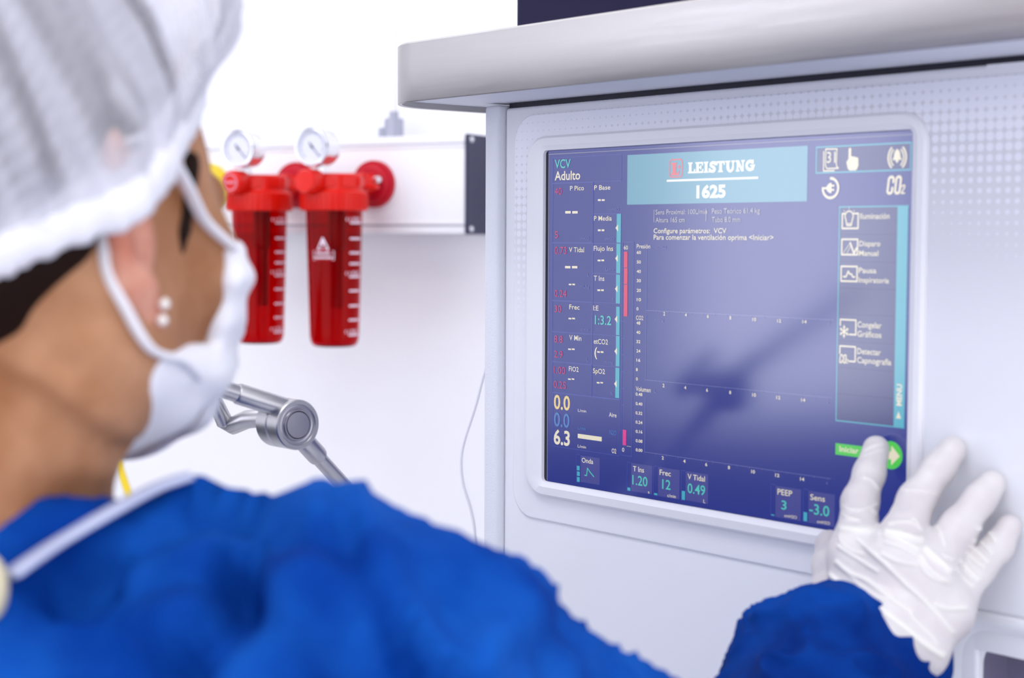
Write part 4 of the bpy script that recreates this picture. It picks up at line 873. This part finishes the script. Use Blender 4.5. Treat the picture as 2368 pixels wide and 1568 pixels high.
# face mask: covers nose and chin, its side edges stepping back along the jaw
def mask_sdf(L):
    base = face_sdf(L) - .0035
    base = smin(base, sd_ell(L, (0, .068, -.030), (.048, .043, .054)), .02)
    base = smin(base, sd_cone(L, (0, .056, -.042), (.004, .014, -.070), .033, .022), .03)
    base = smin(base, sd_cone(L, (.034, .048, -.052), (.036, .028, -.055), .022, .020), .02)
    base = smin(base, sd_cone(L, (.036, .022, -.056), (.026, -.004, -.078), .018, .014), .02)
    upper = np.maximum(.050 - L[:, 1] - .10 * (L[:, 2] + .0), L[:, 2] + .002 - .15 * (L[:, 1] - .06))
    lower = np.maximum(np.maximum(-.006 - L[:, 1] + .55 * (L[:, 2] + .05), L[:, 2] + .040), (-.094 + .50 * np.maximum(L[:, 1], -.02)) - L[:, 2])
    reg = np.minimum(upper, lower)
    return smax(base, reg, .004)
v, q = sdf_surface(lambda P: mask_sdf(hl(P)), (-.02, -.50, 1.38), (.20, -.33, 1.56), .0022)
v = relax(v, q, 2); n_ = vnormals(v, q); L = hl(v.astype(np.float32)).astype(float)
v = v + n_ * (.0011 * np.sin(L[:, 2] * 330 + 2.0 * vnoise(L * 30)) * np.clip((L[:, 1] - .02) / .03, 0, 1) + .0013 * vnoise(L * 55))[:, None]
mask = worn(soft_obj('face_mask', v, q, M_mask, person))
def snap(p, off):
    """lay a point on the surface of the head"""
    p = np.array(p, float)
    for _ in range(8):
        P1 = np.stack([p, p + V(1e-3, 0, 0), p + V(0, 1e-3, 0), p + V(0, 0, 1e-3)]).astype(np.float32); d = smin(face_sdf(P1), neck_sdf(P1), .03)
        g = (d[1:] - d[0]) / 1e-3; g /= max(np.linalg.norm(g), 1e-6); p = p - g * (d[0] - off) * .8
    return p
def loop(pts, name, r):
    P = catmull([hw(*p) for p in pts], 8); bm = bmesh.new(); add_tube(bm, P, r, 10, .55); o = bm_obj(name, bm, M_mask, mask); return o
E1 = [snap((.058, .052, -.006), .004), snap((.069, .034, .008), .004), snap((.075, .016, .022), .006), (.080, .0, .034), snap((.075, -.017, .034), .0045), snap((.075, -.022, .014), .0045), snap((.073, -.021, -.008), .0045), snap((.070, -.014, -.024), .005), snap((.064, -.003, -.038), .004), snap((.056, .010, -.043), .004), snap((.048, .026, -.047), .007)]
loop(E1, 'ear_loop', .0030)
loop([(-p[0], p[1], p[2]) for p in E1], 'ear_loop', .0024)
for p in ((.0795, .002, -.0225), (.0785, .002, -.0285)):
    bm = bmesh.new(); bmesh.ops.create_uvsphere(bm, u_segments=16, v_segments=10, radius=.0022)
    for vv in bm.verts: vv.co += Vector(hw(*p))
    worn(bm_obj('earring', bm, M_pearl, person))

# gown: body, yoke and sleeves as one draped surface
EL_R = V(.222, -.212, 1.236); WR_R = V(.180, -.083, 1.2955)
EL_L, WR_L = V(-.22, -.44, 1.06), V(-.10, -.20, 1.10)
COLLAR = [((0.1010, -0.5412, 1.3898), 0.0170), ((0.1297, -0.5298, 1.3976), 0.0170), ((0.1491, -0.5187, 1.4023), 0.0165), ((0.1610, -0.5000, 1.4006), 0.0145), ((0.1626, -0.4826, 1.4015), 0.0120), ((0.1616, -0.4674, 1.4099), 0.0110), ((0.1699, -0.4569, 1.4163), 0.0100)]
def gown_sdf(P):
    d = sd_cone(P, (.070, -.525, 1.352), (.235, -.432, 1.349), .070, .058)
    d = smin(d, sd_cone(P, (.070, -.525, 1.352), SH_L, .058, .058), .04)
    d = smin(d, sd_cone(P, (.13, -.485, 1.366), (.185, -.452, 1.362), .053, .056), .03)
    d = smin(d, sd_ell(P, (.075, -.530, 1.315), (.145, .078, .106)), .03)
    d = smin(d, sd_ell(P, SH_R + V(.0, -.005, -.012), (.056, .062, .058)), .03)
    d = smin(d, sd_cone(P, (.03, -.515, 1.245), (.02, -.50, 1.05), .14, .155), .06)
    d = smin(d, sd_cone(P, (.155, -.465, 1.285), (.10, -.48, 1.10), .085, .11), .06)
    d = smin(d, sd_cone(P, (.02, -.50, 1.05), (.02, -.50, .62), .155, .20), .08)
    d = smin(d, sd_cone(P, SH_R, EL_R, .060, .055), .03); d = smin(d, sd_cone(P, EL_R, WR_R, .055, .034), .03)
    d = smin(d, sd_cone(P, SH_L, EL_L, .060, .055), .04); d = smin(d, sd_cone(P, EL_L, WR_L, .055, .042), .03)
    # neckline: opened where the neck comes out
    L = hl(P); d = smax(d, -sd_ell(P, (.098, -.462, 1.462), (.084, .064, .072)), .006); d = smax(d, -(smin(neck_sdf(L), face_sdf(L), .03) - .003), .004)
    for (a, ra), (b_, rb) in zip(COLLAR, COLLAR[1:]): d = smin(d, sd_cone(P, a, b_, ra, rb), .012)     # rolled back of the neckline
    return smax(d, .50 - P[:, 2], .02)
v, q = sdf_surface(gown_sdf, (-.32, -.74, .47), (.34, -.02, 1.47), .0052)
v = relax(v, q, 3); n_ = vnormals(v, q)
VD = V(-.76, .64, -.06)
def crease(lines, w, amp):
    global v
    for ln, ww, aa in lines:
        d = line_dist(v, ln, VD); g = np.exp(-(d / (w * ww)) ** 2) * amp * aa * (n_ @ VD < 0.15); v = v + n_ * g[:, None]
crease([([(0.179, -0.510, 1.403), (0.189, -0.497, 1.404), (0.203, -0.480, 1.406), (0.216, -0.464, 1.410)], 1.2, -1.3),
        ([(0.214, -0.466, 1.419), (0.217, -0.464, 1.409), (0.220, -0.461, 1.396)], 0.9, -1.2),
        ([(0.209, -0.458, 1.411), (0.217, -0.448, 1.413), (0.225, -0.439, 1.412), (0.233, -0.429, 1.409)], 0.8, -1.0),
        ([(0.223, -0.425, 1.416), (0.230, -0.418, 1.404), (0.238, -0.409, 1.389), (0.247, -0.401, 1.370), (0.253, -0.395, 1.360)], 0.8, -1.0),
        ([(0.222, -0.411, 1.408), (0.233, -0.400, 1.393), (0.244, -0.389, 1.373)], 0.7, 0.6),
        ([(0.180, -0.493, 1.410), (0.187, -0.483, 1.416), (0.199, -0.468, 1.427)], 1.3, -1.1),
        ([(0.204, -0.527, 1.397), (0.213, -0.517, 1.388), (0.226, -0.504, 1.373)], 1.8, -1.0),
        ([(0.218, -0.482, 1.367), (0.222, -0.476, 1.379), (0.225, -0.471, 1.390)], 0.8, -1.0),
        ([(0.231, -0.432, 1.406), (0.236, -0.426, 1.397), (0.241, -0.422, 1.386)], 1.4, 0.8),
        ([(0.207, -0.477, 1.397), (0.213, -0.469, 1.400), (0.219, -0.462, 1.406)], 1.0, 0.7),
        ([(0.208, -0.442, 1.417), (0.216, -0.433, 1.416), (0.224, -0.423, 1.418)], 1.2, 0.8),
        ([(0.229, -0.389, 1.402), (0.237, -0.379, 1.397), (0.244, -0.371, 1.392)], 0.8, -0.6),
        ([(0.243, -0.374, 1.377), (0.247, -0.370, 1.367), (0.246, -0.372, 1.355)], 1.0, 0.8),
        ([(0.235, -0.382, 1.391), (0.242, -0.375, 1.380), (0.241, -0.376, 1.369)], 0.7, -0.7),
        ([(0.250, -0.365, 1.374), (0.254, -0.362, 1.364), (0.255, -0.361, 1.353)], 0.7, -0.8),
        ([(0.237, -0.334, 1.373), (0.242, -0.330, 1.360), (0.250, -0.322, 1.345)], 1.0, -0.8),
        ([(0.227, -0.454, 1.388), (0.233, -0.448, 1.378), (0.240, -0.441, 1.364)], 1.2, -0.7),
        ([(0.204, -0.497, 1.387), (0.215, -0.484, 1.386), (0.224, -0.473, 1.390)], 1.2, 0.6),
        ([(0.185, -0.534, 1.392), (0.190, -0.527, 1.402), (0.195, -0.522, 1.408)], 1.0, 0.5),
        ([(0.223, -0.443, 1.395), (0.224, -0.442, 1.388), (0.223, -0.444, 1.380)], 1.0, 0.7),
        ], .0085, .012)
def drape(v, along, fa, fc, seed, warp):
    """long soft folds running along one direction of the cloth"""
    A = np.array(along, float); A /= np.linalg.norm(A); B = np.cross(A, (.3, .5, .8)); B /= np.linalg.norm(B); C_ = np.cross(A, B)
    Q = np.stack([v @ A * fa, v @ B * fc, v @ C_ * fc], 1) + seed
    return (1 - np.abs(vnoise(Q + warp))) ** 3 - .3
Pw = v * np.array([9, 9, 6.0]); wv = np.stack([vnoise(Pw + 5), vnoise(Pw + 11), vnoise(Pw + 17)], 1)
fold = drape(v, (.5, .35, -.75), 7, 24, 3.3, wv * .9) * .0062 + drape(v, (.9, .3, -.25), 9, 34, 8.1, wv * 1.1) * .0036 + drape(v, (.1, -.2, -1), 8, 44, 14.7, wv * 1.3) * .0013
v = v + n_ * (fold - .0030)[:, None]
gown = worn(soft_obj('surgical_gown', v, q, M_gown, person))
def on_gown(p, off=0.0):
    p = np.array(p, float); i = np.argmin(((v - p) ** 2).sum(1)); return v[i] + n_[i] * off
_gv, _gn = v.copy(), n_.copy()
def on_gown_at(p, off=.001):
    """the point of the gown facing the viewer's side nearest to p across the cloth"""
    p = np.array(p, float); d0 = VD / np.linalg.norm(VD); r = _gv - p; a = r @ d0; l = np.linalg.norm(r - np.outer(a, d0), axis=1)
    ok = l < .008
    if not ok.any(): i = np.argmin(l)
    else: i = np.where(ok)[0][np.argmin(a[ok])]
    return p + d0 * (a[i]) - d0 * off

# gloved right hand, fingertips on the machine, wrist raised
FINGERS = [
    [((0.1365, -0.0075, 1.3978), 0.0075), ((0.1418, -0.0200, 1.3854), 0.0085), ((0.1480, -0.0360, 1.3720), 0.0098), ((0.1626, -0.0560, 1.3580), 0.0112), ((0.1703, -0.0660, 1.3488), 0.0130)],   # index
    [((0.1866, -0.0080, 1.4019), 0.0075), ((0.1840, -0.0160, 1.3925), 0.0086), ((0.1806, -0.0300, 1.3768), 0.0098), ((0.1869, -0.0500, 1.3616), 0.0112), ((0.1932, -0.0640, 1.3494), 0.0135)],   # middle
    [((0.2113, -0.0080, 1.3865), 0.0072), ((0.2091, -0.0150, 1.3789), 0.0082), ((0.2056, -0.0280, 1.3657), 0.0093), ((0.2046, -0.0460, 1.3498), 0.0108), ((0.2065, -0.0580, 1.3404), 0.0130)],   # ring
    [((0.2217, -0.0070, 1.3654), 0.0066), ((0.2194, -0.0130, 1.3555), 0.0075), ((0.2152, -0.0240, 1.3448), 0.0083), ((0.2123, -0.0380, 1.3326), 0.0098), ((0.2133, -0.0500, 1.3258), 0.0120)],   # little
    [((0.1105, -0.0140, 1.3405), 0.0088), ((0.1245, -0.0300, 1.3327), 0.0105), ((0.1464, -0.0520, 1.3243), 0.0140), ((0.1762, -0.0740, 1.3148), 0.0150)],   # thumb
]
WRIST = [((0.1761, -0.0780, 1.3145), 0.0155), ((0.1983, -0.0820, 1.3107), 0.0175), ((0.2088, -0.0700, 1.3108), 0.0155)]
# raised wrinkles of the latex: (line, width, height)
LATEX = [
    ([(0.1556, -0.0620, 1.3623), (0.1625, -0.0620, 1.3626), (0.1712, -0.0620, 1.3629), (0.1803, -0.0620, 1.3638)], 1.3, 1.3),
    ([(0.1564, -0.0620, 1.3636), (0.1668, -0.0620, 1.3644), (0.1800, -0.0620, 1.3648)], 0.8, 0.7),
    ([(0.1351, -0.0350, 1.3693), (0.1410, -0.0350, 1.3687), (0.1501, -0.0350, 1.3696), (0.1585, -0.0350, 1.3719)], 0.8, 0.5),
    ([(0.1349, -0.0350, 1.3654), (0.1377, -0.0350, 1.3646), (0.1457, -0.0350, 1.3642)], 0.8, 0.6),
    ([(0.1497, -0.0350, 1.3856), (0.1554, -0.0350, 1.3842), (0.1599, -0.0350, 1.3797)], 0.8, 0.6),
    ([(0.1546, -0.0350, 1.3691), (0.1574, -0.0350, 1.3676), (0.1794, -0.0620, 1.3707)], 0.8, 0.6),
    ([(0.1472, -0.0350, 1.3979), (0.1561, -0.0350, 1.4029), (0.1637, -0.0350, 1.4045)], 0.9, 0.25),
    ([(0.1450, -0.0350, 1.3954), (0.1550, -0.0350, 1.3991), (0.1638, -0.0350, 1.4010)], 0.9, 0.25),
    ([(0.1851, -0.0620, 1.3646), (0.1935, -0.0620, 1.3643), (0.2017, -0.0620, 1.3629), (0.2074, -0.0620, 1.3626)], 1.5, 1.3),
    ([(0.1838, -0.0620, 1.3630), (0.1935, -0.0620, 1.3613), (0.2044, -0.0620, 1.3578)], 1.1, 1.0),
    ([(0.1866, -0.0620, 1.3682), (0.1944, -0.0620, 1.3701), (0.2016, -0.0620, 1.3702), (0.2083, -0.0620, 1.3673)], 0.8, 0.6),
    ([(0.1841, -0.0620, 1.3595), (0.1925, -0.0620, 1.3586), (0.2040, -0.0620, 1.3551)], 0.8, 0.6),
    ([(0.1797, -0.0350, 1.3687), (0.2046, -0.0620, 1.3715), (0.2077, -0.0620, 1.3676)], 0.7, 0.5),
    ([(0.1740, -0.0350, 1.3823), (0.1868, -0.0350, 1.3830), (0.1973, -0.0350, 1.3816)], 0.9, 0.25),
    ([(0.2098, -0.0620, 1.3585), (0.2151, -0.0620, 1.3551), (0.2201, -0.0620, 1.3521), (0.2251, -0.0620, 1.3495)], 1.6, 1.3),
    ([(0.2065, -0.0620, 1.3546), (0.2112, -0.0620, 1.3494), (0.2173, -0.0620, 1.3461), (0.2223, -0.0620, 1.3444)], 1.1, 1.0),
    ([(0.2172, -0.0620, 1.3698), (0.2208, -0.0620, 1.3669), (0.2229, -0.0620, 1.3613)], 0.8, 0.5),
    ([(0.2220, -0.0620, 1.3561), (0.2260, -0.0620, 1.3551), (0.2289, -0.0620, 1.3547)], 0.8, 0.7),
    ([(0.2333, -0.0620, 1.3537), (0.2377, -0.0620, 1.3502), (0.2426, -0.0620, 1.3469), (0.2457, -0.0620, 1.3451)], 1.0, 0.9),
    ([(0.2305, -0.0620, 1.3499), (0.2350, -0.0620, 1.3456), (0.2418, -0.0620, 1.3418)], 0.9, 0.6),
    ([(0.2403, -0.0620, 1.3610), (0.2451, -0.0620, 1.3588), (0.2490, -0.0620, 1.3561), (0.2518, -0.0620, 1.3545)], 1.0, 0.9),
    ([(0.2385, -0.0620, 1.3578), (0.2434, -0.0620, 1.3544), (0.2491, -0.0620, 1.3516)], 0.9, 0.7),
    ([(0.2453, -0.0620, 1.3704), (0.2495, -0.0620, 1.3702), (0.2542, -0.0620, 1.3684), (0.2571, -0.0620, 1.3656)], 1.0, 0.8),
    ([(0.2426, -0.0620, 1.3642), (0.2478, -0.0620, 1.3634), (0.2516, -0.0620, 1.3615), (0.2545, -0.0620, 1.3586)], 0.9, 0.8),
    ([(0.2413, -0.0620, 1.3607), (0.2441, -0.0620, 1.3636), (0.2496, -0.0620, 1.3661)], 0.8, 0.5),
    ([(0.1538, -0.0620, 1.3538), (0.1605, -0.0620, 1.3512), (0.1694, -0.0620, 1.3481), (0.1781, -0.0620, 1.3451)], 0.9, 0.6),
    ([(0.1529, -0.0620, 1.3456), (0.1618, -0.0620, 1.3412), (0.1717, -0.0620, 1.3396), (0.1804, -0.0620, 1.3358), (0.1890, -0.0620, 1.3320), (0.1995, -0.0620, 1.3277)], 1.1, 0.9),
    ([(0.1496, -0.0620, 1.3384), (0.1564, -0.0620, 1.3345), (0.1631, -0.0620, 1.3320), (0.1719, -0.0620, 1.3291), (0.1827, -0.0620, 1.3265), (0.1934, -0.0620, 1.3214)], 1.3, 1.2),
    ([(0.1436, -0.0620, 1.3297), (0.1454, -0.0620, 1.3254), (0.1489, -0.0620, 1.3215), (0.1534, -0.0620, 1.3196)], 1.1, 1.1),
    ([(0.1508, -0.0620, 1.3367), (0.1531, -0.0620, 1.3322), (0.1588, -0.0620, 1.3277), (0.1677, -0.0620, 1.3248)], 0.9, 0.8),
    ([(0.1670, -0.0620, 1.3584), (0.1757, -0.0620, 1.3535), (0.1865, -0.0620, 1.3473), (0.1971, -0.0620, 1.3403), (0.2075, -0.0620, 1.3342), (0.2178, -0.0620, 1.3267), (0.2269, -0.0620, 1.3194)], 1.1, 0.9),
    ([(0.1821, -0.0620, 1.3536), (0.1906, -0.0620, 1.3514), (0.2031, -0.0620, 1.3507)], 0.9, 0.5),
    ([(0.2050, -0.0620, 1.3527), (0.2092, -0.0620, 1.3474), (0.2173, -0.0620, 1.3444), (0.2253, -0.0620, 1.3440)], 0.9, 0.6),
    ([(0.2156, -0.0620, 1.3322), (0.2226, -0.0620, 1.3309), (0.2295, -0.0620, 1.3313), (0.2355, -0.0620, 1.3317)], 1.1, 0.9),
    ([(0.1942, -0.0620, 1.3302), (0.2016, -0.0620, 1.3246), (0.2109, -0.0620, 1.3186), (0.2161, -0.0620, 1.3136)], 0.9, 0.6),
    ([(0.1828, -0.0620, 1.3256), (0.1945, -0.0620, 1.3207), (0.2060, -0.0620, 1.3142), (0.2192, -0.0620, 1.3082)], 1.6, 1.4),
    ([(0.1381, -0.0620, 1.3178), (0.1393, -0.0620, 1.3153), (0.1433, -0.0620, 1.3142)], 1.2, 1.0),
    ([(0.1548, -0.0620, 1.3593), (0.1560, -0.0620, 1.3559), (0.1627, -0.0620, 1.3525), (0.1693, -0.0620, 1.3517)], 0.8, 0.6),
    ([(0.1585, -0.0620, 1.3420), (0.1718, -0.0620, 1.3344), (0.1847, -0.0620, 1.3321)], 0.8, 0.45),
    ([(0.1782, -0.0620, 1.3380), (0.1846, -0.0620, 1.3365), (0.1921, -0.0620, 1.3308)], 0.8, 0.4),
]

def glove_sdf(P):
    d = None
    for ch in FINGERS:
        f = None
        for (a, ra), (b_, rb) in zip(ch, ch[1:]):
            c_ = sd_cone(P, a, b_, ra, rb); f = c_ if f is None else smin(f, c_, .004)
        d = f if d is None else smin(d, f, .006)
    palm = None
    for ch in FINGERS[:4]:
        k, rk = ch[-1]
        for w_, rw in WRIST:
            c_ = sd_cone(P, k, w_, rk * .93, rw); palm = c_ if palm is None else smin(palm, c_, .008)
    d = smin(d, palm, .009)
    e = np.array(WRIST[1][0]); d = smin(d, sd_cone(P, e, e + V(.012, -.045, -.030), .020, .021), .012)
    return d
v, q = sdf_surface(glove_sdf, (.07, -.16, 1.24), (.255, .002, 1.425), .00095)
v = relax(v, q, 2); n_ = vnormals(v, q); GV = V(-.64, .765, -.10); GV /= np.linalg.norm(GV); front = np.clip(-(n_ @ GV) * 3, 0, 1)
thick = np.zeros(len(v)); v0 = v.copy()
for ln, w_, a_ in LATEX:
    g_ = np.exp(-(line_dist(v0, catmull(ln, 4), GV) / (.00105 * w_)) ** 2) * a_ ** .7 * front; thick = np.maximum(thick, g_ * .8)
v = v + n_ * (thick * .0017)[:, None]
v = v + n_ * (vnoise(v * 120) * .0002 + vnoise(v * 300) * .00008)[:, None]
right_glove = worn(soft_obj('glove', v, q, M_glove, person, sub=1))
at1 = right_glove.data.attributes.new('latex', 'FLOAT', 'POINT'); at1.data.foreach_set('value', np.clip(thick, 0, 1).astype(np.float32))
ng = M_glove.node_tree; pg_ = ng.nodes['Principled BSDF']; lk = pg_.inputs['Base Color'].links[0].from_socket; mg = ng.nodes.new('ShaderNodeMix'); mg.data_type = 'RGBA'; ga = ng.nodes.new('ShaderNodeAttribute'); ga.attribute_name = 'latex'      # bunched latex is thicker and creamier
ng.links.new(lk, mg.inputs['A']); mg.inputs['B'].default_value = (.74, .73, .685, 1); ng.links.new(ga.outputs['Fac'], mg.inputs['Factor']); ng.links.new(mg.outputs['Result'], pg_.inputs['Base Color'])
# rolled rim of the glove lying outside the sleeve
# left hand, glove resting in front of the body out of the picture
vl = (v - WR_R) * V(-1, 1, 1); vl = vl @ np.array(Matrix.Rotation(math.radians(-50), 3, 'X')).T + WR_L + V(0, .02, 0)
worn(soft_obj('glove', vl, q[:, ::-1], M_glove, person))

# turned-up sleeve end at the right wrist
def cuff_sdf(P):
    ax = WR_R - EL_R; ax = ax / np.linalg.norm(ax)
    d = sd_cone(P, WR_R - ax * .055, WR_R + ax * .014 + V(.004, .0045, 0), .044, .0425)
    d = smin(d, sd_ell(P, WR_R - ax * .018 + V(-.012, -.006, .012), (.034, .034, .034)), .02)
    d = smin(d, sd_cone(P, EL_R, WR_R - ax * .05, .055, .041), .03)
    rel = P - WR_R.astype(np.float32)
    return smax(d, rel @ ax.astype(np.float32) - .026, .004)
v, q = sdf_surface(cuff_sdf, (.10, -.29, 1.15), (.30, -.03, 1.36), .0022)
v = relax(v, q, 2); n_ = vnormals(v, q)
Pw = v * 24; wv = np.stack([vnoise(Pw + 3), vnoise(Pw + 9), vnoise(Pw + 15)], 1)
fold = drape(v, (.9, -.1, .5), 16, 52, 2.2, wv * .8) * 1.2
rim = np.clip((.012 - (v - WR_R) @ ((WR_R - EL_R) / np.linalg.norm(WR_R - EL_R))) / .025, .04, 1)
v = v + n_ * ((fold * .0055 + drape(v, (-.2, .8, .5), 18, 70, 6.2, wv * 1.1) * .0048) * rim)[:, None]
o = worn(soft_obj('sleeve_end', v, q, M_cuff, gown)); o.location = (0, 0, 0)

# pale neck binding of the gown, tied at the back, with a knot of the inner tie
NB_ = [(0.1675, -0.5157, 1.4002), (0.1697, -0.5127, 1.4035), (0.1747, -0.5063, 1.4099), (0.1829, -0.4957, 1.4181), (0.1902, -0.4864, 1.4249), (0.1972, -0.4777, 1.4286)]
bm = bmesh.new(); add_tube(bm, catmull([on_gown_at(p) for p in NB_], 8), [.0035] * 3 + [.0043] * (8 * (len(NB_) - 1) - 5) + [.004] * 3, 12, .4)
o = bm_obj('neck_binding', bm, M_tape, gown)
M_knot = mat('cream_tie_knot', (0.62, 0.56, 0.38), 0.7)
bm = bmesh.new(); kp = np.array(on_gown_at((0.1756, -0.5296, 1.3981)))
bmesh.ops.create_uvsphere(bm, u_segments=20, v_segments=12, radius=.009)
for vv in bm.verts: vv.co = Vector((vv.co.x * .8, vv.co.y * .7, vv.co.z * 1.25)) + Vector(kp)
add_tube(bm, catmull([kp, kp + V(-.012, -.004, -.03), kp + V(-.008, -.006, -.07)], 6), .0035, 8); bm_obj('tie_knot', bm, M_knot, gown)

# trousers and clogs below the gown, standing on the floor
for s, nm in ((.095, 'r'), (-.075, 'l')):
    v, q = sdf_surface(lambda P: smax(smin(sd_cone(P, (.02 + s * .8, -.50, .66), (.02 + s, -.50, .42), .085, .07), sd_cone(P, (.02 + s, -.50, .42), (.02 + s, -.52, .05), .068, .06), .04), .045 - P[:, 2], .01), (.02 + s - .13, -.64, .02), (.02 + s + .13, -.37, .76), .009)
    worn(soft_obj('trouser_leg', relax(v, q, 1), q, M_trs, person))
    v, q = sdf_surface(lambda P: smax(smin(sd_cone(P, (.02 + s, -.555, .035), (.02 + s * 1.1, -.40, .030), .042, .044), sd_ell(P, (.02 + s, -.53, .06), (.045, .05, .045)), .03), .001 - P[:, 2], .003), (.02 + s - .1, -.64, -.01), (.02 + s + .1, -.30, .13), .005)
    worn(soft_obj('shoe', relax(v, q, 1), q, M_shoe, person))
